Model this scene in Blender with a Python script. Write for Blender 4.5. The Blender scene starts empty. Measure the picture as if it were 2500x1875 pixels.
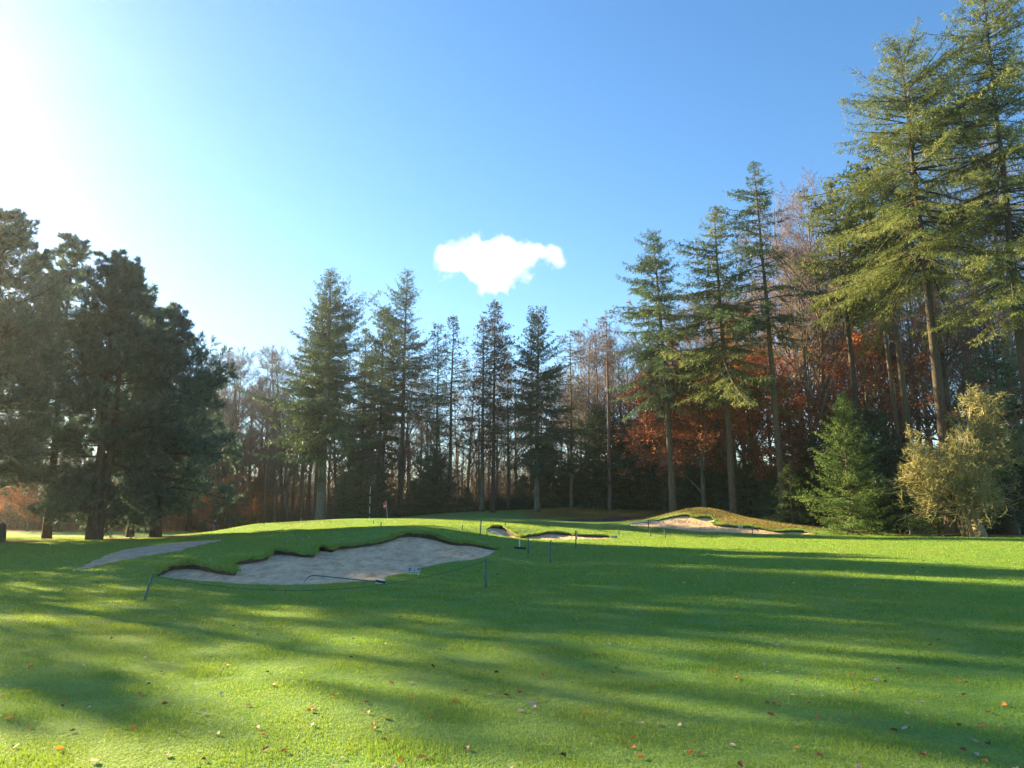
import bpy, math, random
import numpy as np
from mathutils import Vector, Matrix
from mathutils.geometry import delaunay_2d_cdt
R = math.radians
scene = bpy.context.scene
COL = scene.collection
F, CX, CY, CAMH = 1853.0, 1250.0, 937.5, 1.6
TH = math.atan(312.5 / F)
ct, st = math.cos(TH), math.sin(TH)
SUN_AZ, SUN_EL = R(53), R(19.5)          # azimuth: to the left of the view axis
SUNH = np.array([-math.sin(SUN_AZ), math.cos(SUN_AZ)])

def W(u, v, D):
    """world point seen at photo pixel (u, v) whose ground distance along +Y is D"""
    dx = (u - CX) / F; dy = -(v - CY) / F
    y = ct - dy * st; z = st + dy * ct
    return np.array([D * dx / y, D, CAMH + D * z / y])
def Dg(v, z=0.0):
    dy = -(v - CY) / F
    return (z - CAMH) * (ct - dy * st) / (st + dy * ct)
SUNP = np.array([math.cos(SUN_AZ), math.sin(SUN_AZ)])
def XU(u, D): return W(u, 1270, D)[0]

# ---------------------------------------------------------------- object helpers
def tag(o, label=None, cat=None, group=None, kind=None):
    if label: o['label'] = label
    if cat: o['category'] = cat
    if group: o['group'] = group
    if kind: o['kind'] = kind
    return o
def thing(name, label, cat, loc=(0, 0, 0), rz=0.0, group=None, scale=1.0, lean=(0, 0)):
    o = bpy.data.objects.new(name, None); COL.objects.link(o)
    o.empty_display_size = 0.3
    o.location = loc; o.rotation_euler = (lean[0], lean[1], rz); o.scale = (scale,) * 3
    return tag(o, label, cat, group)
def link(name, mesh, parent=None, loc=None, rot=None):
    o = bpy.data.objects.new(name, mesh); COL.objects.link(o)
    if parent: o.parent = parent
    if loc is not None: o.location = loc
    if rot is not None: o.rotation_euler = rot
    return o
def make_mesh(name, V, polys, mat=None, smooth=False, tone=None, mats=None, midx=None):
    """V (N,3); polys: list of int arrays (M,k); tone: per-face float"""
    V = np.asarray(V, dtype=np.float32)
    polys = [np.asarray(p, dtype=np.int32) for p in polys if len(p)]
    me = bpy.data.meshes.new(name)
    me.vertices.add(len(V)); me.vertices.foreach_set('co', V.ravel())
    loops = np.concatenate([p.ravel() for p in polys])
    tot = np.concatenate([np.full(len(p), p.shape[1], dtype=np.int32) for p in polys])
    start = np.concatenate([[0], np.cumsum(tot)[:-1]]).astype(np.int32)
    me.loops.add(len(loops)); me.loops.foreach_set('vertex_index', loops)
    me.polygons.add(len(tot)); me.polygons.foreach_set('loop_start', start)
    if smooth: me.polygons.foreach_set('use_smooth', np.ones(len(tot), dtype=bool))
    for m in (mats or ([mat] if mat else [])): me.materials.append(m)
    if midx is not None: me.polygons.foreach_set('material_index', np.asarray(midx, dtype=np.int32))
    me.update(calc_edges=True)
    if tone is not None:
        a = me.attributes.new('tone', 'FLOAT', 'FACE'); a.data.foreach_set('value', np.asarray(tone, dtype=np.float32))
    return me
class Buf:
    """collects vertices and faces for one mesh"""
    def __init__(s): s.V = []; s.T = []; s.Q = []; s.tt = []; s.tq = []; s.n = 0
    def add(s, V, T=None, Q=None, tt=None, tq=None):
        V = np.asarray(V, dtype=np.float32).reshape(-1, 3)
        if T is not None and len(T):
            T = np.asarray(T) + s.n; s.T.append(T); s.tt.append(np.zeros(len(T)) + .5 if tt is None else np.asarray(tt) * np.ones(len(T)))
        if Q is not None and len(Q):
            Q = np.asarray(Q) + s.n; s.Q.append(Q); s.tq.append(np.zeros(len(Q)) + .5 if tq is None else np.asarray(tq) * np.ones(len(Q)))
        s.V.append(V); s.n += len(V)
    def mesh(s, name, mat, smooth=False):
        ps = []; tn = []
        if s.T: ps.append(np.concatenate(s.T)); tn.append(np.concatenate(s.tt))
        if s.Q: ps.append(np.concatenate(s.Q)); tn.append(np.concatenate(s.tq))
        return make_mesh(name, np.concatenate(s.V), ps, mat, smooth, np.concatenate(tn))
def nrm(a): return a / np.maximum(np.linalg.norm(a, axis=-1, keepdims=True), 1e-9)
def tubes(buf, P, Rr, sides=4, tone=None, cap=False):
    """P (N,k,3) polylines, Rr (N,k) radii"""
    P = np.asarray(P, float); N, k, _ = P.shape
    if N == 0: return
    T = nrm(P[:, -1] - P[:, 0])
    ref = np.where(np.abs(T[:, 2:3]) > .9, np.array([[1., 0, 0]]), np.array([[0, 0, 1.]]))
    A = nrm(np.cross(T, ref)); B = np.cross(T, A)
    an = np.arange(sides) / sides * 2 * math.pi
    ring = A[:, None, None] * np.cos(an)[None, None, :, None] + B[:, None, None] * np.sin(an)[None, None, :, None]
    V = P[:, :, None] + ring * Rr[:, :, None, None]
    base = (np.arange(N) * k * sides)[:, None, None] + (np.arange(k - 1) * sides)[None, :, None]
    j = np.arange(sides)[None, None, :]; j2 = (j + 1) % sides
    Q = np.stack([base + j, base + j2, base + j2 + sides, base + j + sides], -1).reshape(-1, 4)
    tq = None if tone is None else np.repeat(tone, (k - 1) * sides)
    buf.add(V.reshape(-1, 3), Q=Q, tq=tq)
    if cap:
        n0 = buf.n - N * k * sides
        for i in range(N):
            for e in (0, k - 1):
                c = P[i, e]; idx = i * k * sides + e * sides + np.arange(sides)
                vs = V.reshape(-1, 3)[idx]
                buf.add(np.vstack([vs, c]), T=np.array([[q, (q + 1) % sides, sides] for q in range(sides)]))
def spikes(buf, P, Q, r, tone=None):
    """thin three-sided tapering twigs from P to Q"""
    P = np.asarray(P, float); Q = np.asarray(Q, float); N = len(P)
    if N == 0: return
    T = nrm(Q - P)
    ref = np.where(np.abs(T[:, 2:3]) > .9, np.array([[1., 0, 0]]), np.array([[0, 0, 1.]]))
    A = nrm(np.cross(T, ref)); B = np.cross(T, A); r = np.asarray(r).reshape(-1, 1) * np.ones((N, 1))
    V = np.stack([P + A * r, P + (-.5 * A + .87 * B) * r, P + (-.5 * A - .87 * B) * r, Q], 1)
    b = (np.arange(N) * 4)[:, None, None]
    t = np.array([[0, 1, 3], [1, 2, 3], [2, 0, 3]])[None]
    buf.add(V.reshape(-1, 3), T=(b + t).reshape(-1, 3), tt=None if tone is None else np.repeat(tone, 3))
def leaves(buf, P, D, S, L, Wd, tone):
    """diamond leaf faces: base P, direction D, sideways S, length L, width Wd"""
    L = np.asarray(L).reshape(-1, 1); Wd = np.asarray(Wd).reshape(-1, 1)
    V = np.stack([P, P + D * L * .45 + S * Wd * .5, P + D * L, P + D * L * .45 - S * Wd * .5], 1)
    N = len(P)
    buf.add(V.reshape(-1, 3), Q=np.arange(N * 4).reshape(N, 4), tq=tone)
def rdir(rng, n): return nrm(rng.normal(size=(n, 3)))
def box(buf, c, s, rot=None):
    c = np.array(c, float); s = np.array(s, float) / 2
    v = np.array([[x, y, z] for x in (-1, 1) for y in (-1, 1) for z in (-1, 1)]) * s
    if rot is not None: v = v @ np.array(rot).T
    buf.add(v + c, Q=np.array([[0, 1, 3, 2], [4, 6, 7, 5], [0, 4, 5, 1], [2, 3, 7, 6], [0, 2, 6, 4], [1, 5, 7, 3]]))

# ---------------------------------------------------------------- materials
def new_mat(name):
    m = bpy.data.materials.new(name); m.use_nodes = True
    nt = m.node_tree; b = nt.nodes['Principled BSDF']
    return m, nt, b
def nd(nt, typ, **kw):
    n = nt.nodes.new(typ)
    for k, v in kw.items():
        if k.startswith('i_'): n.inputs[k[2:].replace('_', ' ')].default_value = v
        else: setattr(n, k, v)
    return n
def ramp(nt, fac, stops):
    r = nt.nodes.new('ShaderNodeValToRGB'); cr = r.color_ramp
    while len(cr.elements) > len(stops): cr.elements.remove(cr.elements[-1])
    while len(cr.elements) < len(stops): cr.elements.new(.5)
    for e, (p, c) in zip(cr.elements, stops): e.position = p; e.color = (*c, 1)
    nt.links.new(fac, r.inputs[0]); return r.outputs[0]
def mix(nt, fac, a, b, mode='MIX'):
    m = nt.nodes.new('ShaderNodeMix'); m.data_type = 'RGBA'; m.blend_type = mode
    for s, x in ((0, fac), (6, a), (7, b)):
        if hasattr(x, 'links'): nt.links.new(x, m.inputs[s])
        else: m.inputs[s].default_value = x if s == 0 else (*x, 1)
    return m.outputs[2]
def plain(name, c, rough=.6, var=.15, scale=20, metal=0):
    m, nt, b = new_mat(name)
    tc = nd(nt, 'ShaderNodeTexCoord'); n = nd(nt, 'ShaderNodeTexNoise', i_Scale=scale, i_Detail=4)
    nt.links.new(tc.outputs['Object'], n.inputs['Vector'])
    col = ramp(nt, n.outputs[0], [(.3, tuple(x * (1 - var) for x in c)), (.7, tuple(min(1, x * (1 + var)) for x in c))])
    nt.links.new(col, b.inputs['Base Color']); b.inputs['Roughness'].default_value = rough
    b.inputs['Metallic'].default_value = metal
    return m
def bark(name, dark, light, scale=3.0, moss=None):
    m, nt, b = new_mat(name)
    tc = nd(nt, 'ShaderNodeTexCoord'); mp = nd(nt, 'ShaderNodeMapping'); mp.inputs['Scale'].default_value = (6, 6, .8)
    nt.links.new(tc.outputs['Object'], mp.inputs[0])
    n = nd(nt, 'ShaderNodeTexNoise', i_Scale=scale, i_Detail=6, i_Roughness=.65); nt.links.new(mp.outputs[0], n.inputs['Vector'])
    col = ramp(nt, n.outputs[0], [(.35, dark), (.65, light)])
    if moss:
        n2 = nd(nt, 'ShaderNodeTexNoise', i_Scale=.5, i_Detail=3); nt.links.new(tc.outputs['Object'], n2.inputs['Vector'])
        f = ramp(nt, n2.outputs[0], [(.45, (0, 0, 0)), (.6, (1, 1, 1))])
        col = mix(nt, f, col, moss)
    nt.links.new(col, b.inputs['Base Color']); b.inputs['Roughness'].default_value = .85
    b.inputs['Specular IOR Level'].default_value = .2
    bp = nd(nt, 'ShaderNodeBump', i_Strength=.8, i_Distance=.03); nt.links.new(n.outputs[0], bp.inputs['Height'])
    nt.links.new(bp.outputs[0], b.inputs['Normal'])
    return m
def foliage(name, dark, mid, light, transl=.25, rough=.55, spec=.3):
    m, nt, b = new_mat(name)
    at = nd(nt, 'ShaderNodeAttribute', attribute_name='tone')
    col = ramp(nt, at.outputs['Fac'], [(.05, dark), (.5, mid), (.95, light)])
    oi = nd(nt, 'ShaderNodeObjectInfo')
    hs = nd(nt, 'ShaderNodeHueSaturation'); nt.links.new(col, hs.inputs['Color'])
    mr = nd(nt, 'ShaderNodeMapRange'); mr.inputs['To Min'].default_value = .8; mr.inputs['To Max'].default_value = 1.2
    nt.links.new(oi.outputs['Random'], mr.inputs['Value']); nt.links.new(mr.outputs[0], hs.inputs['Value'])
    nt.links.new(hs.outputs[0], b.inputs['Base Color']); b.inputs['Roughness'].default_value = rough
    b.inputs['Specular IOR Level'].default_value = spec
    tr = nd(nt, 'ShaderNodeBsdfTranslucent'); nt.links.new(hs.outputs[0], tr.inputs[0])
    ms = nd(nt, 'ShaderNodeMixShader', i_Fac=transl)
    nt.links.new(b.outputs[0], ms.inputs[1]); nt.links.new(tr.outputs[0], ms.inputs[2])
    nt.links.new(ms.outputs[0], nt.nodes['Material Output'].inputs['Surface'])
    return m
M = {}
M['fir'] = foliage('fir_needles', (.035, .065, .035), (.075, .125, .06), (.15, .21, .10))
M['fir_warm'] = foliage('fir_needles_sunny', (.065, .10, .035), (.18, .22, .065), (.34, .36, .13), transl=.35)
M['spruce'] = foliage('spruce_needles', (.036, .08, .055), (.072, .14, .085), (.13, .21, .11))
M['young'] = foliage('young_spruce_needles', (.06, .13, .04), (.15, .25, .07), (.30, .40, .13), transl=.4)
M['pine'] = foliage('pine_needles', (.036, .078, .068), (.075, .135, .11), (.15, .225, .18), transl=.4)
M['larch'] = foliage('larch_twigs', (.06, .045, .035), (.11, .085, .06), (.15, .13, .08))
M['copper'] = foliage('copper_leaves', (.22, .06, .032), (.42, .135, .06), (.62, .28, .13), transl=.4)
M['rhodo'] = foliage('rhododendron_leaves', (.012, .035, .022), (.025, .06, .033), (.05, .10, .05), rough=.35, spec=.5)
M['holly'] = foliage('pale_shrub_leaves', (.04, .08, .04), (.12, .18, .09), (.35, .4, .25), rough=.35, spec=.5)
M['haw'] = foliage('hawthorn_twigs', (.20, .185, .075), (.34, .31, .125), (.48, .45, .20), transl=.3)
M['bark_dark'] = bark('conifer_bark', (.03, .022, .018), (.10, .075, .06))
M['bark_pine'] = bark('pine_bark', (.03, .02, .018), (.11, .07, .05))
M['bark_grey'] = bark('grey_bark', (.08, .078, .066), (.20, .19, .155), moss=(.05, .065, .03))
M['bark_tan'] = bark('fissured_tan_bark', (.05, .036, .025), (.17, .125, .085))
M['twig'] = bark('twig_bark', (.12, .09, .085), (.25, .195, .175))
M['twig_red'] = bark('reddish_twig_bark', (.11, .075, .068), (.22, .16, .145))
M['haw_bark'] = bark('hawthorn_bark', (.15, .11, .06), (.32, .25, .15), moss=(.20, .18, .09))
# ---------------------------------------------------------------- terrain
# outlines: (u, v, D, lip) ; lip = height of the turf edge above the sand
b1_back = [(345.5,1403.6,19.0,.06),(371,1399.5,19.4,.12),(387,1396,19.7,.14),(406,1380.5,20.6,.16),(425,1375,21.2,.16),(452,1373,21.5,.16),(480,1375,21.3,.17),
 (507,1382,20.7,.16),(534,1388.7,20.0,.14),(561,1392,19.6,.12),(581,1393.5,19.3,.09),(572,1384,20.2,.12),(560,1376,21.0,.14),(550,1371,21.6,.14),(588,1365.6,22.0,.15),
 (623,1361.5,22.4,.14),(656,1356,23.0,.14),(657,1342,24.8,.15),(666,1340,25.0,.16),(691,1340.7,25.0,.17),(718,1346.6,24.5,.15),(745,1353.4,23.8,.12),(769,1352,23.9,.12),
 (773,1332,26.2,.14),(791,1332.5,26.2,.16),(813,1339.8,25.4,.12),(820,1332,26.4,.12),(853,1330,26.8,.14),(889,1326,27.3,.13),(921,1321,27.8,.13),(948,1315.4,28.5,.14),
 (970,1304.6,29.4,.17),(986,1296,30.0,.20),(1005,1295,30.3,.20),(1030,1299,30.3,.20),(1062,1303,30.2,.20),(1084,1311.4,30.0,.19),(1100,1323.6,29.6,.14),(1124,1325,30.0,.14),
 (1165,1324.4,31.0,.14),(1187,1331.7,31.2,.12),(1209,1340,31.3,.10)]
b1_front = [(1230,1346.6),(1192,1359),(1152,1367),(1111,1371),(1070,1378),(1030,1386),(997,1398),(967,1405),(946,1409),(941,1417),(880,1421),(813,1424.7),(758,1427.5),
 (700,1428.5),(642,1427.5),(588,1424.7),(507,1420),(425,1415),(385,1411),(355,1407.5)]
b2_back = [(1189,1289.5,47.5,.05),(1196,1284,49,.15),(1204,1281,50,.22),(1226,1282.7,50,.22),(1247.6,1293.6,48,.28),(1264,1304.4,46.6,.22),(1277.5,1309.7,46,.14),(1291,1304.4,48,.18),
 (1312.7,1304.4,48.3,.16),(1334,1296,50,.20),(1356,1296,50.4,.20),(1383,1299,50.2,.2),(1407.7,1304.4,49.2,.16),(1435,1304.4,49.4,.16),(1462,1304.9,49.6,.16),(1489,1308,49,.12)]
b2_front = [(1516,1312.8,47.6),(1489,1314.2,46.4),(1448,1316,45.2),(1394,1317,44.6),(1312.7,1316.3,45),(1258.5,1314,44.6),(1218,1308,44.8),(1190,1298,45.6)]
b3_back = [(1529,1280,63,.03),(1579,1274,63,.05),(1602,1270.5,62.6,.08),(1626.6,1263,62.6,.1),(1654,1257,62.8,.12),(1678.6,1254,63,.15),(1690,1262,62,.16),(1708,1263,62,.16),
 (1721.5,1258.5,62.4,.15),(1739.6,1260.8,62,.15),(1753,1269.8,60.8,.12),(1733,1279,59.6,.10),(1748.6,1281,59,.14),(1771,1280,59,.18),(1798,1284.6,58.2,.18),(1830,1281.5,58.4,.2),
 (1852.6,1287.5,57.6,.17),(1884,1292.4,57,.15),(1893,1296.5,56.4,.16),(1929.5,1293,57,.18),(1956.6,1292.4,57.2,.2),(1979,1298.6,56.2,.12)]
b3_front = [(2000,1304.5,54.8),(1907,1304.5,54.4),(1834.5,1302.6,55),(1771,1300,56),(1703.4,1298,56.8),(1647,1292.4,59),(1590,1286.8,60.6),(1540,1283,61.8)]
def outline(back, front):
    pts = [(*W(u, v, D), lip * 1.0) for (u, v, D, lip) in back]
    for f in front:
        if len(f) == 2: D = Dg(f[1]); pts.append((XU(f[0], D), D, 0.0, .015))
        else: pts.append((*W(*f), .015))
    return np.array(pts)
BK = [outline(b1_back, b1_front), outline(b2_back, b2_front), outline(b3_back, b3_front)]

ctrl = []
def C(u, v, D): ctrl.append(W(u, v, D))
for o in BK: ctrl.extend([list(p[:3]) for p in o])
for y in (-60, -20, 0, 4, 9, 14): 
    for x in (-60, -20, -8, 0, 8, 20, 60): ctrl.append((x, y, 0))
for x, y in ((4, 19), (4, 24), (3.5, 30), (3, 37), (9, 20), (9, 30), (9, 40), (9, 50), (15, 30), (18, 42), (22, 54), (26, 48), (33, 50), (33, 35), (22, 22), (30, 62), (45, 60), (60, 50), (60, 80), (40, 85), (18, 54), (14, 47), (6, 43.5), (-12.5, 17), (-13, 19.5), (-12, 22), (-17, 20), (-24, 24), (-30, 34)): ctrl.append((x, y, 0))
# bank between the path and the big bunker, and the raised green behind
for c in [(430,1362,23.5),(500,1362,23.5),(560,1352,25),(450,1345,27),(560,1322,34),(620,1345,26),(640,1325,31),(620,1308,40),(700,1318,32),(700,1300,42),(760,1320,31),(800,1300,40),
          (900,1310,32),(860,1290,46),(950,1290,42),(1000,1286,36),(1060,1290,36),(1130,1300,39),(1060,1283,46),(1000,1276,57),(1130,1286,52),(1180,1275,60),(1090,1310,33.5),(1150,1316,34),(1195,1322,36),
          (480,1308,56),(523,1303.5,66),(545,1298,60),(600,1281,62),(700,1274.5,64),(800,1269,68),(900,1269,74),(946,1272,78),(1000,1268,78),(1100,1267,76),(1200,1268,74),(1300,1268,74),(1250,1278,60),
          (420,1330,38),(470,1318,46),(340,1352,27),(300,1375,22.5),
          (1330,1284,58),(1420,1290,57),(1500,1296,55),(1420,1275,68),(1520,1287,62),(1600,1296,57),
          # behind the crest on the left the ground falls away
          (523,1303,85),(400,1303,72),(240,1316,55),(372,1309,57),(100,1316,52),(20,1322,47),(200,1297,85),(0,1292,85),(400,1294,95),(-300,1310,60),(-300,1300,90),
          # mounds at the back
          (950,1266,88),(1050,1256,88),(1100,1251,88),(1200,1248.5,88),(1300,1246.5,87),(1390,1241.5,86),(1450,1246,85),(1510,1254,84),(1560,1250,83),(1600,1249.5,82),(1640,1256,80),
          (1250,1262,80),(1420,1272,76),(1500,1273,74),(1560,1270,73),
          # hill over the right bunker
          (1585,1268,66),(1631,1255.5,66),(1669.5,1244.2,66),(1703,1240.3,66),(1737,1241.7,65.5),(1771,1249.7,65),(1812,1263,64),(1877,1273,62.5),(1929,1281,60.5),(1979,1287,59),(2040,1296,58),
          (1640,1275,72),(1720,1262,72),(1800,1275,70),(1900,1285,68)]:
    C(*c)
for x, y, z in ((-60,110,-.9),(-20,110,0),(0,110,1),(30,105,1),(60,110,.5),(-90,60,-.4),(100,110,.4),(-60,160,0),(0,160,.8),(60,160,.5),(-120,120,0),(120,160,0)): ctrl.append((x, y, z))
ctrl = np.array(ctrl, float)
_, ui = np.unique(np.round(ctrl[:, :2], 2), axis=0, return_index=True); ctrl = ctrl[ui]
def tps_fit(P, z, lam=0.0):
    n = len(P); d2 = ((P[:, None] - P[None]) ** 2).sum(-1)
    K = .5 * d2 * np.log(d2 + 1e-9) + lam * np.eye(n)
    A = np.zeros((n + 3, n + 3)); A[:n, :n] = K; A[:n, n] = 1; A[:n, n + 1:] = P; A[n:, :n] = A[:n, n:].T
    return P, np.linalg.solve(A, np.concatenate([z, [0, 0, 0]]))
def tps_eval(fit, X):
    P, w = fit; X = np.atleast_2d(X); out = np.empty(len(X))
    for i in range(0, len(X), 20000):
        x = X[i:i + 20000]; d2 = ((x[:, None] - P[None]) ** 2).sum(-1)
        out[i:i + 20000] = (.5 * d2 * np.log(d2 + 1e-9)) @ w[:-3] + w[-3] + x @ w[-2:]
    return out
TFIT = tps_fit(ctrl[:, :2] / 10, ctrl[:, 2], .02)
def height(X):
    X = np.atleast_2d(np.asarray(X, float))
    z = np.clip(tps_eval(TFIT, X / 10), -2, 3)
    far = np.clip((np.hypot(X[:, 0], X[:, 1] - 50) - 95) / 60, 0, 1)
    z = z * (1 - far)
    near = np.clip((14.5 - X[:, 1]) / 3, 0, 1); z *= 1 - near
    return z + .012 * np.sin(X[:, 0] * 1.1 + 2) * np.sin(X[:, 1] * .9)
GX0, GX1, GY0, GY1, GS = -75., 75., 0., 125., .3
gnx, gny = int((GX1 - GX0) / GS) + 1, int((GY1 - GY0) / GS) + 1
_gx, _gy = np.meshgrid(GX0 + np.arange(gnx) * GS, GY0 + np.arange(gny) * GS)
ZT = height(np.stack([_gx.ravel(), _gy.ravel()], 1)).reshape(gny, gnx)
def height_f(X):
    fx = np.clip((X[:, 0] - GX0) / GS, 0, gnx - 1.001); fy = np.clip((X[:, 1] - GY0) / GS, 0, gny - 1.001); i = fx.astype(int); j = fy.astype(int); a = fx - i; b = fy - j
    return ZT[j, i] * (1 - a) * (1 - b) + ZT[j, i + 1] * a * (1 - b) + ZT[j + 1, i] * (1 - a) * b + ZT[j + 1, i + 1] * a * b
def zat(x, y): return float(height([[x, y]])[0])
def inside(poly, X):
    x, y = X[:, 0], X[:, 1]; c = np.zeros(len(X), bool); n = len(poly)
    for i in range(n):
        x1, y1 = poly[i, :2]; x2, y2 = poly[(i + 1) % n, :2]
        t = ((y1 > y) != (y2 > y))
        with np.errstate(divide='ignore', invalid='ignore'): c ^= t & (x < (x2 - x1) * (y - y1) / (y2 - y1) + x1)
    return c
rs = np.random.default_rng(5)
def densify(o, step, amp):
    out = []
    n = len(o)
    for i in range(n):
        a, b = o[i], o[(i + 1) % n]; L = np.hypot(*(b - a)[:2]); m = max(1, int(L / step))
        for j in range(m): out.append(a + (b - a) * j / m)
    out = np.array(out); m = len(out)
    # gentle smoothing then ragged turf noise, along the inward normal, only where there is a lip
    for _ in range(5): out = .5 * out + .25 * (np.roll(out, 1, 0) + np.roll(out, -1, 0))
    t = np.roll(out, -1, 0)[:, :2] - np.roll(out, 1, 0)[:, :2]; nr = nrm(np.stack([-t[:, 1], t[:, 0]], 1))
    ph = np.cumsum(np.hypot(*(out - np.roll(out, 1, 0))[:, :2].T))
    w = np.sin(ph * 7.1) * .5 + np.sin(ph * 17.3 + 1) * .35 + rs.normal(size=m) * .35
    out[:, :2] += nr * (w * amp * np.clip(out[:, 3] / .12, .15, 1))[:, None]
    area = .5 * np.sum(out[:, 0] * np.roll(out[:, 1], -1) - np.roll(out[:, 0], -1) * out[:, 1])
    if area < 0: out = out[::-1]
    return out
OUT = [densify(BK[0], .13, .022), densify(BK[1], .2, .035), densify(BK[2], .25, .05)]
for o in OUT: o[:, 2] = height(o[:, :2])
def distpoly(o, X):
    d = np.full(len(X), 1e9)
    for i in range(0, len(o)): d = np.minimum(d, np.hypot(X[:, 0] - o[i, 0], X[:, 1] - o[i, 1]))
    return d
# graded grid
pts = []
ys = [2.0]
while ys[-1] < 190: ys.append(ys[-1] + max(.14, ys[-1] * .011))
for y in ys:
    w = y * 1.0 + 4; nx = int(min(230, 2 * w / max(.15, y * .0075)))
    xs = np.linspace(-w, w, nx); pts.append(np.stack([xs + rs.normal(size=nx) * w / nx * .25, y + rs.normal(size=nx) * .1 * y * .01], 1))
G = np.concatenate(pts)
co = [(x, y) for x in np.linspace(-220, 220, 45) for y in np.linspace(-120, 300, 43)]
co = np.array([c for c in co if c[1] < 2 or c[1] > 190 or abs(c[0]) > c[1] + 4])
far = np.array([(r * math.sin(a), 60 + r * math.cos(a)) for r in (400, 700, 1400, 3000, 6000) for a in np.linspace(0, 2 * math.pi, 24, endpoint=False)])
G = np.concatenate([G, co, far])
keep = np.ones(len(G), bool)
for o, dd in zip(OUT, (.1, .15, .2)):
    near_box = (G[:, 0] > o[:, 0].min() - 1) & (G[:, 0] < o[:, 0].max() + 1) & (G[:, 1] > o[:, 1].min() - 1) & (G[:, 1] < o[:, 1].max() + 1)
    idx = np.where(near_box)[0]; d = distpoly(o, G[idx]); keep[idx[(d < dd) | inside(o, G[idx])]] = False
G = G[keep]
allp = [G]; edges = []; n0 = len(G)
for o in OUT:
    m = len(o); allp.append(o[:, :2]); edges += [(n0 + i, n0 + (i + 1) % m) for i in range(m)]; n0 += m
A = np.concatenate(allp)
cv, ce, cf, *_ = delaunay_2d_cdt([Vector(p) for p in A.tolist()], edges, [], 0, 1e-5)
cvn = np.array([tuple(v) for v in cv]); cfn = np.array([f for f in cf if len(f) == 3])
cen = cvn[cfn].mean(1); kf = np.ones(len(cfn), bool)
for o in OUT: kf &= ~inside(o, cen)
cfn = cfn[kf]
e1 = cvn[cfn[:, 1]] - cvn[cfn[:, 0]]; e2 = cvn[cfn[:, 2]] - cvn[cfn[:, 0]]
fl = (e1[:, 0] * e2[:, 1] - e1[:, 1] * e2[:, 0]) < 0
cfn[fl] = cfn[fl][:, ::-1]
cz = height(cvn)

# ---- masks (vertex attributes): forest floor, heather mounds
def fnoise(X, s, seed=0):
    r = np.random.default_rng(seed); out = np.zeros(len(X))
    for i in range(10):
        a = r.uniform(0, 6.28); k = s * r.uniform(.6, 2.4); out += np.sin((X[:, 0] * math.cos(a) + X[:, 1] * math.sin(a)) * k + r.uniform(0, 6.28))
    return out / 4
edge_pts = np.array([(-140, 30), (-60, 62), (XU(0, 78), 78), (XU(250, 84), 84), (XU(400, 90), 90), (XU(560, 92), 92), (XU(700, 84), 84), (XU(850, 86), 86), (XU(960, 91), 91), (XU(1300, 90), 90), (XU(1500, 88), 88), (XU(1640, 78), 78), (XU(1720, 70), 70), (XU(1850, 66.5), 66.5), (XU(1960, 61), 61), (XU(2050, 57.5), 57.5), (XU(2300, 54.5), 54.5), (XU(2420, 53), 53), (XU(2560, 51.5), 51.5), (60, 45), (120, 20)])
def litter_mask(X):
    ye = np.interp(X[:, 0], edge_pts[:, 0], edge_pts[:, 1])
    m = np.clip((X[:, 1] - ye + fnoise(X, 1.2, 3) * .6) / 1.0, 0, 1)
    for (u, D, r) in ((230, 54, 4.0), (20, 47, 3.6), (372, 57, 4.2), (2400, 50.5, 2.2), (90, 52, 3)):
        x = XU(u, D); m = np.maximum(m, .75 * np.clip((r - np.hypot(X[:, 0] - x, (X[:, 1] - D) * 1.3) + fnoise(X, 2, 9) * .5) / 1.2, 0, 1))
    return m
def heather_mask(X):
    x, y = X[:, 0], X[:, 1]; n = fnoise(X, .5, 4)
    a = np.clip((y - 76.5 + n * 1.2) / 3, 0, 1) * np.clip((x - XU(1290, 82) + n * 2) / 3, 0, 1) * np.clip((XU(1690, 80) - x) / 4, 0, 1)
    bb_ = np.array(sorted([tuple(W(u_, v_, D_)[:2]) for u_, v_, D_, _ in b3_back])); yl = np.interp(x, bb_[:, 0], bb_[:, 1])
    b = np.clip((y - yl - .35 + n * .35) / .8, 0, 1) * np.clip((x - XU(1585, 64) + n) / 2.5, 0, 1) * np.clip((XU(2020, 60) - x) / 3, 0, 1) * .9
    return np.maximum(a, b)
def hollow_mask(X):
    x, y = X[:, 0], X[:, 1]; n = fnoise(X, .6, 8)
    u = (x - XU(1525, 75)) / 6.6; v = (y - 76.3 - u * .3) / 2.6
    return np.clip((1 - u * u - v * v + n * .12) / .25, 0, 1)
def add_attr(me, name, vals):
    a = me.attributes.new(name, 'FLOAT', 'POINT'); a.data.foreach_set('value', np.asarray(vals, dtype=np.float32))

# ---- grass material
def grass_colour(nt, tc):
    def noise(s, d=4, r=.6, sc=(1, 1, 1)):
        mp = nd(nt, 'ShaderNodeMapping'); mp.inputs['Scale'].default_value = sc; nt.links.new(tc, mp.inputs[0])
        n = nd(nt, 'ShaderNodeTexNoise', i_Scale=s, i_Detail=d, i_Roughness=r); nt.links.new(mp.outputs[0], n.inputs['Vector']); return n.outputs[0]
    big = noise(.22, 3); mid = noise(1.6, 5, .7); fine = noise(55, 3, .7, (1, .35, 1))
    c = ramp(nt, mid, [(.3, (.085, .21, .05)), (.5, (.145, .29, .06)), (.72, (.24, .34, .07))])
    c = mix(nt, ramp(nt, big, [(.4, (0, 0, 0)), (.62, (.75, .75, .75))]), c, (.25, .27, .075))
    c = mix(nt, .5, c, ramp(nt, fine, [(.3, (.04, .15, .033)), (.52, (.13, .28, .06)), (.78, (.31, .41, .12))]))
    return c, fine, mid
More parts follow.
